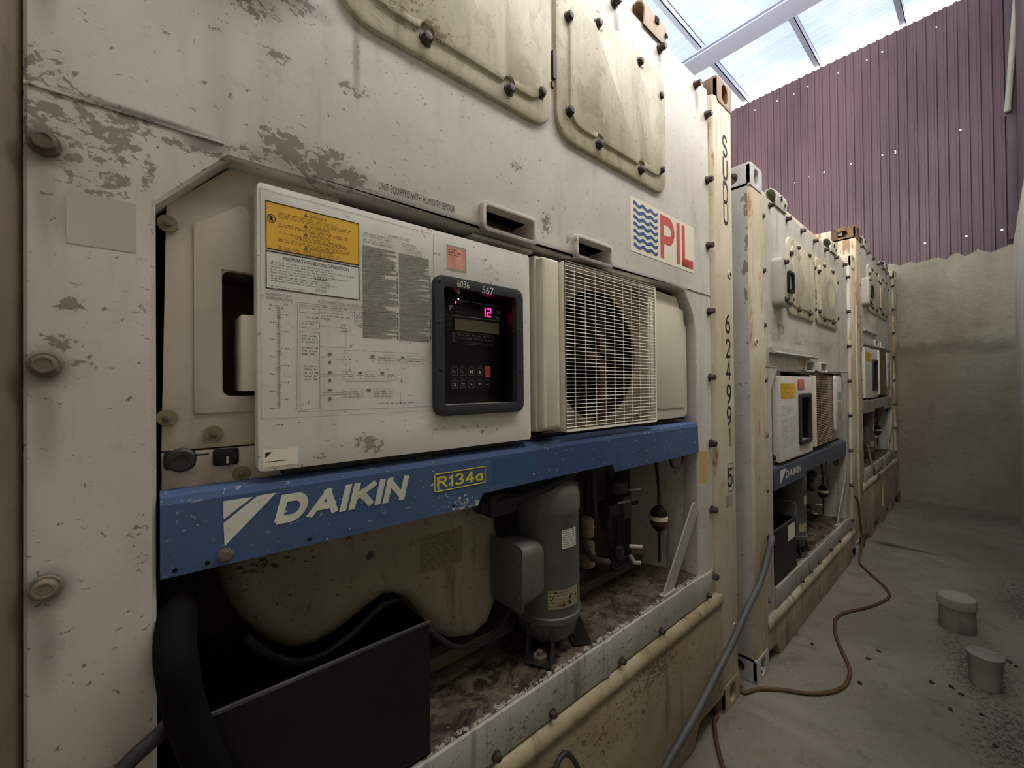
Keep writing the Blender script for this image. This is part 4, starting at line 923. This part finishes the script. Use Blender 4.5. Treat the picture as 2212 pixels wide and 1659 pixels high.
def piping(n, root):
    dx = 0 if n == 1 else -.12
    g = G()
    T = lambda pts, r, mi=0: g.tube([(x+dx, y, z) for x, y, z in pts], r, 10, mi, smooth=4)
    T([(1.50, .22, 1.20), (1.50, .22, .95), (1.52, .2, .88), (1.56, .2, .86)], .013)
    T([(1.62, .24, 1.2), (1.62, .24, .84), (1.66, .22, .80), (1.74, .2, .79), (1.80, .2, .80)], .008)
    T([(1.70, .2, 1.2), (1.70, .2, .92), (1.70, .19, .82), (1.71, .19, .75), (1.78, .19, .745), (1.86, .2, .76)], .009)
    T([(1.42, .24, .86), (1.47, .2, .80), (1.53, .2, .79)], .016)
    T([(1.78, .22, 1.2), (1.80, .2, 1.08), (1.82, .18, 1.0), (1.90, .2, .98)], .008)
    T([(1.93, .13, 1.2), (1.94, .12, 1.05), (1.94, .12, .98)], .007)
    T([(1.94, .12, .86), (1.94, .12, .74)], .006)
    T([(1.94, .12, .90), (1.99, .15, .90), (2.04, .17, .895)], .010)
    T([(1.89, .04, 1.19), (1.895, .03, 1.155), (1.96, .03, 1.15), (1.975, .03, 1.165), (1.98, .03, 1.2)], .006)
    T([(1.33, .05, 1.22), (1.2, .06, 1.18), (1.08, .1, 1.16), (1.0, .14, 1.15)], .013)
    g.build('refrigerant_pipe', 'darkgrey', root)
    g = G()
    L = lambda x, y, z0, z1, r, mi=0: g.lathe((x+dx, y, z0), (0, 0, 1), [(r*.6, 0), (r, .008), (r, (z1-z0)*.45), (r*1.12, (z1-z0)*.47), (r*1.12, (z1-z0)*.53), (r, (z1-z0)*.55), (r, z1-z0-.008), (r*.6, z1-z0)], 18, mi)
    def V(nm, mats, bev=0): 
        nonlocal g
        g.build(nm, mats, root, bevel=bev); g = G()
    L(1.565, .2, .80, .90, .028); V('receiver', 'frp'); L(1.565, .2, .91, .99, .026); V('receiver', 'frp')
    L(1.70, .16, .80, .86, .022); g.tube([(1.72+dx, .12, .86), (1.76+dx, .09, .855)], .008, 10, 1); V('valve', ['darkgrey', 'galv'])
    L(1.655, .18, .93, 1.0, .02); g.box(1.60+dx, 1.665+dx, .12, .18, .995, 1.04); g.tube([(1.62+dx, .1, 1.05), (1.67+dx, .08, 1.052)], .004, 8, 1); V('valve', ['darkgrey', 'galv'], .002)
    g.box(1.70+dx, 1.755+dx, .13, .19, .96, 1.05); g.tube([(1.725+dx, .16, 1.05), (1.725+dx, .16, 1.12)], .012, 12); V('solenoid_coil', ['lining', 'galv'], .003)
    g.lathe((1.67+dx, .13, 1.07), (0, 0, 1), [(.018, 0), (.034, .01), (.034, .045), (.02, .055), (.008, .06)], 14); g.tube([(1.69+dx, .10, 1.085), (1.74+dx, .08, 1.085)], .004, 8, 1); V('expansion_valve', ['lining', 'galv'])
    g.tube([(1.80+dx, .17, .79), (1.80+dx, .15, .765), (1.815+dx, .13, .765)], .009, 10, 0); V('service_port', ['galv'])
    g.tube([(1.50+dx, .17, .93), (1.53+dx, .15, .86), (1.60+dx, .13, .83)], .012, 10, 0, smooth=3); V('service_port', ['lining'])
    g.tube([(1.55+dx, .16, 1.2), (1.56+dx, .16, 1.06), (1.575+dx, .17, .99)], .010, 10, 0, smooth=3); V('capillary_pipe', ['lining'])
    g.tube([(1.76+dx, .2, 1.2), (1.76+dx, .2, .9), (1.745+dx, .2, .80)], .007, 8, 0, smooth=3); V('capillary_pipe', ['darkgrey'])
    g = G(); g.lathe((1.94+dx, .12, .865), (0, 0, 1), [(.008, 0), (.022, .012), (.032, .03), (.034, .06), (.032, .085), (.022, .10), (.006, .112)], 20, 0)
    g.lathe((1.94+dx, .12, .865), (0, 0, 1), [(.0352, .050), (.0352, .068)], 20, 1)
    g.lathe((1.94+dx, .12, .865), (0, 0, 1), [(.0348, .030), (.0350, .048)], 20, 2)
    g.build('filter_drier', ['dark', 'ivory', 'fanrust'], root, label='black bottle-shaped filter with white band')
    g = G(); c = at(1105, 1085, .1)
    if n == 1:
        g.box(c.x-.075, c.x+.02, .10, .16, c.z-.03, c.z+.03); g.lathe((c.x-.10, .13, c.z), (1, 0, 0), [(.02, 0), (.02, .03), (.03, .031), (.03, .045)], 16)
        g.build('inlet_valve', 'darkgrey', root, bevel=.003)
        # black hose sagging below the lobes
        g = G(); hs = [(1112, 1250, .17), (1106, 1300, .17), (1085, 1350, .17), (1050, 1386, .16), (1010, 1398, .15), (970, 1392, .13), (930, 1362, .12), (905, 1330, .16), (880, 1300, .2)]
        g.tube([tuple(at(a, b, y)) for a, b, y in hs], .0065, 10, smooth=5); g.build('hose', 'rubber', root, label='black hose sagging under the right lobe')
        g = G(); hs = [(860, 1298, .17), (825, 1310, .17), (780, 1352, .16), (735, 1392, .15), (680, 1424, .15), (630, 1430, .15), (575, 1412, .15), (530, 1375, .15)]
        g.tube([tuple(at(a, b, y)) for a, b, y in hs], .008, 10, smooth=5); g.build('hose', 'rubber', root, label='black hose sagging under the left lobe')

# ------------------------------------------------------------------ the three containers
X2 = 2.438+.1365; X3 = X2+2.438+.0422
c1 = container(1, 0, 0, 2.896, 'nearest white reefer container with bright blue bar and red lettered sticker', 'panel1', 'post1', 'sill', 'side2', ('cast1', 'cast1', 'sill'), 'blue')
# marks on the first container
fp = [o for o in c1.children if o.name.startswith('front_panel')][0]
y = .0190
a = P(1360, 424); b = P(1496, 487); z0 = P(1363, 543)[1]-.0
g = G(); g.rect(a[0], b[0]+.006, z0+.003, a[1]+.006, y, 0)
x0, x1 = P(1368, 490)[0], P(1420, 510)[0]; zt, zb = a[1]-.018, z0+.026
for k in range(7):
    zc = zt-(zt-zb)*k/6; N = 24; w = .0062; prev = None
    for i in range(N+1):
        x = x0+(x1-x0)*i/N; z = zc+.0045*math.sin(i/N*3*2*math.pi+.6)
        if prev: g.flat([(prev[0], prev[1]-w), (x, z-w), (x, z+w), (prev[0], prev[1]+w)], y-.0006, 1)
        prev = (x, z)
letters(g, 'PIL', P(1426, 500)[0], zb-.008, (zt-zb)+.018, b[0]-P(1426, 500)[0]-.002, y-.0006, 2, th=.2, gap=.14)
g.build('shipping_line_sticker', ['ivory', 'pilblue', 'pilred'], fp, label='white sticker with blue waves and red PIL')
a = P(818, 404); b = P(982, 452)
g = G(); g.text('UNIT EQUIPPED WITH HUMIDITY SENSOR', a[0], a[1]-.004, .0165, y, 0, width=b[0]-a[0])
g.build('humidity_notice', 'ink', fp, label='black print UNIT EQUIPPED WITH HUMIDITY SENSOR')
a = P(1517, 974); b = P(1533, 1040); g = G(); g.rect(2.10, 2.165, P(1522, 1042)[1], P(1520, 974)[1], y, 0); g.build('ochre_sticker', 'gold', fp)
g = G(); a = P(72, 412); b = P(300, 545); g.rect(.247, .318, P(240, 548)[1]+.006, P(240, 412)[1]-.012, y+.0004, 0); g.build('torn_sticker_mark', paint('scraped_paint_patch', srgb(186, 179, 168), srgb(170, 162, 150), srgb(150, 141, 128), .6, seed=42), fp)
# right jamb gusset strips at the recess corners
c2 = container(2, X2, -.03, 2.591, 'middle reefer container, lower than its neighbours, with a dull blue bar', 'panel2', 'post2', 'sill2', 'side2', ('side2', 'post2', 'side2'), 'blue2')
fp2 = [o for o in c2.children if o.name.startswith('front_panel')][0]
g = G(); y = .0190; OFF = Vector((0, 0, 0))
letters(g, 'P', .46, 1.73, .10, .10, y, 0, th=.16); g.build('worn_letter', 'decal', fp2); g = G(); letters(g, 'L', .80, 1.73, .10, .09, y, 0, th=.16); g.build('worn_letter', 'decal', fp2); g = G(); g.text('MORU', 1.22, 1.745, .035, y, 0, width=.15); g.build('worn_lettering', 'decal', fp2)
for k_, ch_ in enumerate('8222514'): g = G(); g.text(ch_, 1.42+.048*k_, 1.745, .035, y, 0, width=.034 if ch_ != '1' else .012); g.build('worn_digit', 'decal', fp2)
g = G(); g.box(.30, 1.10, .0, .02, 1.655, 1.685); g.tube([(.30, -.004, 1.655), (1.14, -.004, 1.655)], .008, 8); g.build('rain_gutter', 'galv', fp2)
g = G(); g.rect(.83, .94, 1.60, 1.645, y, 0); g.build('ochre_sticker', 'gold', fp2)
g = G(); g.flat(ellipse(1.58, 2.13, .15, .13, 28), -.0035, 0); g.flat(ellipse(1.58, 2.13, .10, .09, 28), -.004, 1); g.build('round_worn_emblem', ['decal', 'hatch'], fp2)
c3 = container(3, X3, -.032, 2.896, 'farthest reefer container with a plain grey bar, beside the end wall', 'panel3', 'post3', 'sill2', 'side2', ('rustcast', 'post3', 'rustcast'), 'greybar')
fp3 = [o for o in c3.children if o.name.startswith('front_panel')][0]
g = G(); g.box(.40, 1.05, .0, .02, 1.985, 2.005); g.build('rain_gutter', 'galv', fp3)
g = G(); g.flat([(.75, 2.34), (1.0, 2.34), (.87, 2.56)], -.0035, 0); g.flat(ellipse(1.52, 2.43, .13, .13, 24), -.0035, 0); g.flat(ellipse(1.54, 2.43, .08, .09, 24), -.004, 1); g.build('worn_emblem', ['decal', 'hatch'], fp3)

# ------------------------------------------------------------------ the room
def concrete():
    n = NT('dusty_concrete_floor')
    col = n.mix(n.ramp(n.noise(1.3, 4, .6), .35, .65), srgb(118, 110, 96), srgb(134, 126, 111))
    col = n.mix(n.ramp(n.noise(7, 6, .7, dist=.4), .52, .72, 0, .6), col, srgb(90, 80, 69))
    col = n.mix(n.ramp(n.noise(60, 4, .7), .56, .70, 0, .5), col, srgb(82, 73, 63))
    def fl(pts):
        out = None
        for (px, py, rx, ry, st) in pts:
            c = at(px, py, 0, 2); m = n.n.new('ShaderNodeMapping'); n.link(n.coord(), m.inputs[0])
            m.inputs['Scale'].default_value = (1/rx, 1/ry, 0); m.inputs['Location'].default_value = (-c.x/rx, -c.y/ry, 0)
            l = n.n.new('ShaderNodeVectorMath'); l.operation = 'LENGTH'; n.link(m.outputs[0], l.inputs[0])
            v = n.ramp(l.outputs['Value'], .1, 1, st, 0); out = v if out is None else n.math('MAXIMUM', out, v)
        return out
    dirt = fl([(2120, 1450, .55, .22, 1), (2190, 1600, .5, .22, 1), (2060, 1400, .35, .15, .7), (2200, 1300, .8, .15, .8), (1700, 1430, .12, .12, .5)])
    v = n.math('ADD', n.noise(48, 6, .8), n.math('MULTIPLY', dirt, .17))
    col = n.mix(n.ramp(v, .56, .76, 0, .85), col, srgb(44, 41, 37))
    wet = fl([(1925, 1178, .10, .20, .9), (1975, 1188, .055, .26, .8), (1720, 1370, .07, .03, .6)])
    col = n.mix(wet, col, srgb(60, 49, 37))
    pale = fl([(1680, 1510, .08, .25, .5), (1700, 1570, .05, .3, .5), (1640, 1500, .1, .08, .5)])
    col = n.mix(pale, col, srgb(150, 142, 130))
    n.bump(n.noise(45, 5, .7), .004, .5)
    return n.done(col, .85)
M['floor'] = concrete()
def plaster():
    n = NT('rough_cement_plaster')
    col = n.mix(n.ramp(n.noise(1.6, 4, .6, n.scaled((1, 1, .5))), .35, .65), srgb(168, 160, 140), srgb(146, 136, 118))
    col = n.mix(n.ramp(n.noise(9, 5, .7), .5, .75, 0, .4), col, srgb(118, 108, 92))
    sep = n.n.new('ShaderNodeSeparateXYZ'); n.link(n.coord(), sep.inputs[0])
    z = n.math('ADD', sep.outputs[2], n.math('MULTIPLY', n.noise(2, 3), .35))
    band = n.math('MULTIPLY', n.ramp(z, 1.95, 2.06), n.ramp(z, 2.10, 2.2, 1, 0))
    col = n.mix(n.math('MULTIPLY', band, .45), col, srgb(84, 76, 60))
    col = n.mix(n.ramp(z, 2.16, 1.95, 0, .4), col, srgb(112, 102, 84))  # lower wall darkened in the colour for light falling off downwards
    n.bump(n.noise(7, 6, .65), .03, .6)
    return n.done(col, .9)
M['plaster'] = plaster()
M['plaster2'] = paint('pale_wall_plaster', srgb(196, 192, 178), srgb(180, 174, 158), srgb(130, 122, 104), .4, seed=50, rough=.9)
XW = 7.573; YR = -.985; OPEN_X0 = 0.5
struct(G().box(-2.6, XW+.2, -1.2, 8, -.08, 0).build('floor', 'floor'))
# plastered end wall with a ragged top
g = G(); pts = [(YR-.2, 0), (6.5, 0)]; N = 150
for i in range(N+1):
    yy = 6.5-(6.5-YR+.2)*i/N; pts.append((yy, 3.0+.018*math.sin(i*1.7)+random.uniform(-.018, .018)+(.04 if random.random() < .08 else 0)))
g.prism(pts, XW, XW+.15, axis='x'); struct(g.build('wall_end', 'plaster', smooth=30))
def clad_mat():
    n = NT('brown_profiled_sheet')
    col = n.mix(n.ramp(n.noise(1.2, 3, .6, n.scaled((1, 1, .3))), .35, .65), srgb(112, 88, 92), srgb(92, 71, 75))
    col = n.mix(n.ramp(n.noise(8, 5, .7, n.scaled((1, 2, .2))), .55, .75, 0, .35), col, srgb(104, 84, 84))
    holes = [(1353, 300), (1265, 346), (1100, 420), (923, 499), (842, 543), (746, 583), (617, 637), (480, 704), (1665, 158), (1483, 218), (1910, 42), (1354, 897), (1430, 872), (1430, 885), (1547, 848), (1172, 946), (1018, 995), (927, 1024), (847, 1056), (711, 1099), (1806, 750), (2077, 660), (1840, 1365), (1400, 1440), (2045, 1330), (1600, 1405), (1297, 1465)]
    best = None
    for cx, cy in holes:
        p = at(1400+cx*.3737, cy*.3737, XW+.02, 0)
        m = n.n.new('ShaderNodeVectorMath'); m.operation = 'DISTANCE'; n.link(n.coord(), m.inputs[0]); m.inputs[1].default_value = (XW+.02, p.y, p.z)
        best = m.outputs['Value'] if best is None else n.math('MINIMUM', best, m.outputs['Value'])
    a = n.math('GREATER_THAN', best, .0075); n.link(a, n.b.inputs['Alpha'])
    return n.done(col, .45)
M['clad'] = clad_mat()
def corrugated(g, u0, u1, pitch, prof, fn):
    """prof: list of (fraction, height); fn(u, h, end) -> 3-D point"""
    n = int((u1-u0)/pitch); us = [(u0+(k+f)*pitch, h) for k in range(n) for f, h in prof]
    a = [fn(u, h, 0) for u, h in us]; b = [fn(u, h, 1) for u, h in us]; m = len(us)
    g.add(a+b, [(i, i+1, m+i+1, m+i) for i in range(m-1)])
g = G(); corrugated(g, YR-.1, 6.5, .088, [(0, 0), (.52, 0), (.58, .012), (.62, .013), (.80, .013), (.84, .012), (.90, 0)], lambda u, h, e: (XW+.02-h*1.5, u, 2.97 if e == 0 else 6.03))
struct(g.build('wall_end_cladding', 'clad', smooth=20))
# side wall along the aisle: pale low wall, brown sheet above it
G_ = G(); pts = [(-2.6, 0), (XW, 0)]
for i in range(81): xx = XW-(XW+2.6)*i/80; pts.append((xx, 3.02+random.uniform(-.02, .02)))
G_.prism(pts, YR-.15, YR); struct(G_.build('wall_right', 'plaster2', smooth=30))
M['beam'] = paint('brown_primer_steel', srgb(104, 86, 92), srgb(92, 76, 82), srgb(66, 54, 56), .4, seed=51)
g = G(); g.box(4.9, XW, YR-.06, YR-.04, 3.0, 6.2); g.box(-2.6, OPEN_X0, YR-.06, YR-.04, 3.0, 6.2); g.box(OPEN_X0, 4.9, YR-.06, YR-.04, 3.0, 3.75); struct(g.build('wall_right_cladding', 'beam'))  # high opening out of view, added to let daylight in
g = G(); g.box(XW-.12, XW-.02, YR-.04, YR+.03, 3.05, 6.0); struct(g.build('trim_1', 'beam', bevel=.005))
struct(G().box(-2.75, -2.6, -1.2, 8, 0, 5).build('wall_left', 'plaster'))  # unseen wall, added to keep light out on the left
struct(G().box(-2.6, XW, 7.8, 8.0, 0, 6).build('wall_back', 'plaster'))  # unseen wall, added to close the hall against the sky
# translucent roof
def roofm():
    n = NT('translucent_roof_sheet'); t = n.t
    tr = n.n.new('ShaderNodeBsdfTranslucent'); df = n.n.new('ShaderNodeBsdfDiffuse'); mx = n.n.new('ShaderNodeMixShader')
    c = n.mix(n.ramp(n.noise(.9, 3, .6), .35, .65), (.078, .096, .126, 1), (.108, .125, .152, 1))
    c = n.mix(n.ramp(n.noise(1, 4, .7, n.scaled((34, .5, 1))), .4, .62, 0, .45), c, (.055, .068, .095, 1))  # streaks painted in for the shading of the corrugation
    n.link(c, tr.inputs[0]); df.inputs[0].default_value = (.7, .72, .76, 1); mx.inputs[0].default_value = .25
    n.link(tr.outputs[0], mx.inputs[1]); n.link(df.outputs[0], mx.inputs[2])
    n.link(mx.outputs[0], n.n['Material Output'].inputs[0]); return n.m
M['roof'] = roofm()
RX0 = -2.6
for k, (ya, yb_) in enumerate(((-1.2, 2.9), (2.9, 8.0))):
    pass
g = G(); corrugated(g, RX0, XW+.3, .07, [(0, 0), (.25, .008), (.5, .016), (.75, .008)], lambda u, h, e: (u, -1.2 if e == 0 else 8.0, 6.16+h))
struct(g.build('ceiling', 'roof', smooth=80))
M['purlin'] = plain('pale_galvanised_steel', srgb(190, 196, 214), .5, .1)
for i, yy in enumerate((-.13, .77, 1.73, 2.68, 3.63)):
    g = G(); g.box(RX0, XW+.1, yy-.03, yy+.03, 6.05, 6.065); g.box(RX0, XW+.1, yy-.03, yy-.024, 6.05, 6.155); g.box(RX0, XW+.1, yy-.03, yy+.03, 6.14, 6.155)
    struct(g.build('trim_%d' % (i+2), 'purlin'))
g = G(); g.box(5.95, 6.27, -1.2, 8, 5.98, 5.995); g.box(6.09, 6.13, -1.2, 8, 5.75, 5.98) if False else None
g.box(5.95, 6.27, -1.2, 8, 6.03, 6.045); g.box(6.08, 6.14, -1.2, 8, 5.99, 6.035)
struct(g.build('trim_7', 'purlin'))

# ------------------------------------------------------------------ loose things
# cable storage boxes
def cable_box(root_label, x0, y0, z, w, d, h, sticker=False):
    t = thing('cable_box', root_label, 'storage box', (x0, y0, z))
    g = G(); th = .004
    g.box(0, w, 0, th, 0, h); g.box(0, w, d-th, d, 0, h); g.box(0, th, th, d-th, 0, h); g.box(w-th, w, th, d-th, 0, h); g.box(0, w, 0, d, 0, th)
    g.build('box_body', 'boxblack', t)
    g = G(); g.box(.0, w+.002, -.0015, th+.001, h-.003, h+.002); g.build('worn_rim', 'edge', t)
    if sticker:
        g = G(); g.rect(w*.6, w*.93, h*.62, h*.93, -.001, 0); g.build('white_sticker', 'paper', t)
    return t
cable_box('black open-topped steel box standing on the deck at the lower left', .372, .022, .6695, .425, .25, .290)
cable_box('black open-topped box with a white sticker in the middle container', X2+.352, -.03+.022, .3655, .385, .22, .30, True)
def cable(name, pts, r, mat, label, smooth=6, seg=12):
    g = G(); g.tube(pts, r, seg, smooth=smooth); return tag(g.build(name, mat, smooth=60), label, 'cable')
F = lambda px, py, r=.008: tuple(at(px, py, r+.001, 2))
fl = [(1870, 1205), (1857, 1212), (1862, 1222), (1888, 1246), (1914, 1270), (1921, 1287), (1905, 1300), (1870, 1313), (1830, 1322), (1808, 1333), (1803, 1352), (1808, 1380), (1820, 1408), (1834, 1440), (1834, 1463), (1822, 1483), (1790, 1496), (1745, 1498), (1690, 1490), (1640, 1488), (1605, 1496)]
pts = [(X2+2.28, -.03, .52), (X2+2.31, -.050, .46), (X2+2.335, -.055, .30), (X2+2.36, -.06, .14)]+[F(a, b) for a, b in fl[1:]]
pts += [(2.50, .03, .010), (2.42, .22, .010), (2.30, .24, .010)]+[F(1543, 1535), F(1543, 1560), F(1548, 1600), F(1560, 1650), F(1585, 1710), F(1640, 1800)]
cable('floor_cable', pts, .0085, 'browncable', 'thin brown cable snaking over the concrete floor between the containers')
cp = [(1672, 1172, -.01), (1667, 1160, -.055), (1655, 1215, -.062), (1640, 1262, -.062), (1612, 1320, -.060), (1582, 1388, -.055), (1550, 1450, -.052), (1510, 1530, -.048), (1470, 1600, -.044), (1437, 1659, -.040)]
pts = [tuple(at(a, b, yv)) for a, b, yv in cp]; pts[0] = (pts[0][0]+.02, .05, pts[0][2]-.05); q = Vector(pts[-1])
pts += [(q.x-.10, -.045, q.z*.45+.01), (q.x-.22, -.06, .016), (q.x-.45, -.08, .016)]
cable('power_cable', pts, .0145, 'greycable', 'thick grey cable hanging from the middle container down across the near sill')
# short cable loop in front of the near sill
pts = [tuple(at(a, b, -.035)) for a, b in ((1185, 1720), (1198, 1665), (1212, 1635), (1224, 1628), (1238, 1640), (1258, 1680), (1275, 1730))]
cable('cable_loop', pts, .0075, 'rubber', 'small bent black cable end in front of the near sill', smooth=8)
pts = [tuple(at(a, b, yv)) for a, b, yv in ((400, 1180, .07), (385, 1300, .05), (378, 1390, .0), (384, 1450, -.02), (398, 1530, -.02), (425, 1600, -.02), (460, 1680, -.02), (500, 1760, -.02))]
cable('thick_cable', pts, .026, 'blackrubber', 'very thick black cable hanging in front of the black box at the lower left')
pts = [tuple(at(a, b, yv)) for a, b, yv in ((365, 1560, .012), (345, 1585, -.005), (315, 1612, -.012), (285, 1640, -.012), (250, 1680, -.015), (200, 1740, -.02))]
cable('short_cable', pts, .011, 'rubber', 'black cable crossing the lower edge of the left flange')
pts = [(X3+.62, .0, .86), (X3+.70, -.01, .70), (X3+.80, -.03, .60), (X3+.95, -.05, .52), (X3+1.02, -.052, .40), (X3+1.04, -.05, .2)]
cable('yellow_cable', pts, .008, 'palecable', 'pale yellow cable hanging out of the farthest container')
# concrete test cylinders standing on the floor
def cylinder_on_floor(px0, px1, pyb, pyt, label, tilt, rim):
    a, b = at(px0, pyb, 0, 2), at(px1, pyb, 0, 2)
    c = at((px0+px1)/2, pyb, 0, 2); r = (a-b).length/2*.97
    dirv = (Vector((c.x, c.y, 0))-Vector((CAM.x, CAM.y, 0))).normalized(); c = c+dirv*r*.8
    d0 = FW+RT*(((px0+px1)/2-W/2)/FPX)+UP*((H/2-pyt)/FPX); k = (Vector((c.x, c.y))-Vector((CAM.x, CAM.y))).length/Vector((d0.x, d0.y)).length
    h = (CAM+d0*k).z
    g = G(); prof = [(r*.90, 0), (r*.95, h*.1), (r*.93, h*.5), (r*.96, h*.72), (r*.97, h*.73), (r*1.02, h*.74), (r*1.02, h*.96), (r*.97, h), (r*.3, h*1.004), (.001, h*1.004)] if rim else [(r*.80, 0), (r*.84, h*.4), (r*.9, h*.8), (r*.98, h*.95), (r*.98, h*.99), (r*.94, h), (.001, h*1.002)]
    g.lathe((0, 0, 0), (tilt, 0, 1), prof, 32)
    o = g.build('concrete_cylinder', paint('grey_cast_concrete_%d' % rim, srgb(148, 146, 134), srgb(130, 128, 116), srgb(92, 90, 80), .5, seed=60+rim, rough=.9), smooth=50)
    o.location = (c.x, c.y, .0); tag(o, label, 'concrete cylinder'); return o
cylinder_on_floor(2036, 2100, 1368, 1288, 'grey concrete cylinder with a collar, the farther of the two on the floor', -.03, 1)
cylinder_on_floor(2098, 2160, 1492, 1412, 'plain grey concrete cylinder, the nearer of the two on the floor', .0, 0)
# hanging pipe on the end wall
a = at(2177, 236, XW-.17, 0); b = at(2197, -20, XW-.17, 0)
g = G(); g.tube([(a.x, a.y, a.z), (b.x, b.y, b.z)], .026, 14); g.lathe((a.x, a.y, a.z), (0, 0, -1), [(.03, -.02), (.03, .02), (.02, .03)], 14)
tag(g.build('steel_pipe', 'galv'), 'grey steel pipe end hanging in the upper right corner against the brown sheet', 'pipe')
# chips of rubble
base = None
for i, (px, py, s) in enumerate(((1857, 1476, .016), (2055, 1485, .02), (2012, 1475, .014), (2180, 1430, .022), (2195, 1440, .014), (2053, 1533, .016), (1876, 1424, .007), (1898, 1407, .007), (2150, 1612, .014), (1755, 1392, .008), (2075, 1500, .012), (2120, 1545, .010))):
    p = at(px, py, 0, 2)
    if i % 4 == 0:
        g = G(); rr = []
        vs = [(s*random.uniform(.6, 1.2)*math.cos(t), s*random.uniform(.5, .9)*math.sin(t), 0) for t in [k*math.pi/3.5 for k in range(7)]]
        vs2 = [(v[0]*.6, v[1]*.6, s*random.uniform(.35, .6)) for v in vs]
        g.add(vs+vs2, [(k, (k+1) % 7, 7+(k+1) % 7, 7+k) for k in range(7)]+[tuple(range(7, 14)), tuple(reversed(range(7)))]); base = g.build('rubble_chip', 'darkgrey', smooth=20); o = base
    else:
        o = base.copy(); scene.collection.objects.link(o); o.rotation_euler.z = random.uniform(0, 6)
    o.location = (p.x, p.y, .0005); tag(o, 'small dark chip of rubble lying on the concrete floor', 'rubble', 'chips of rubble on the floor')
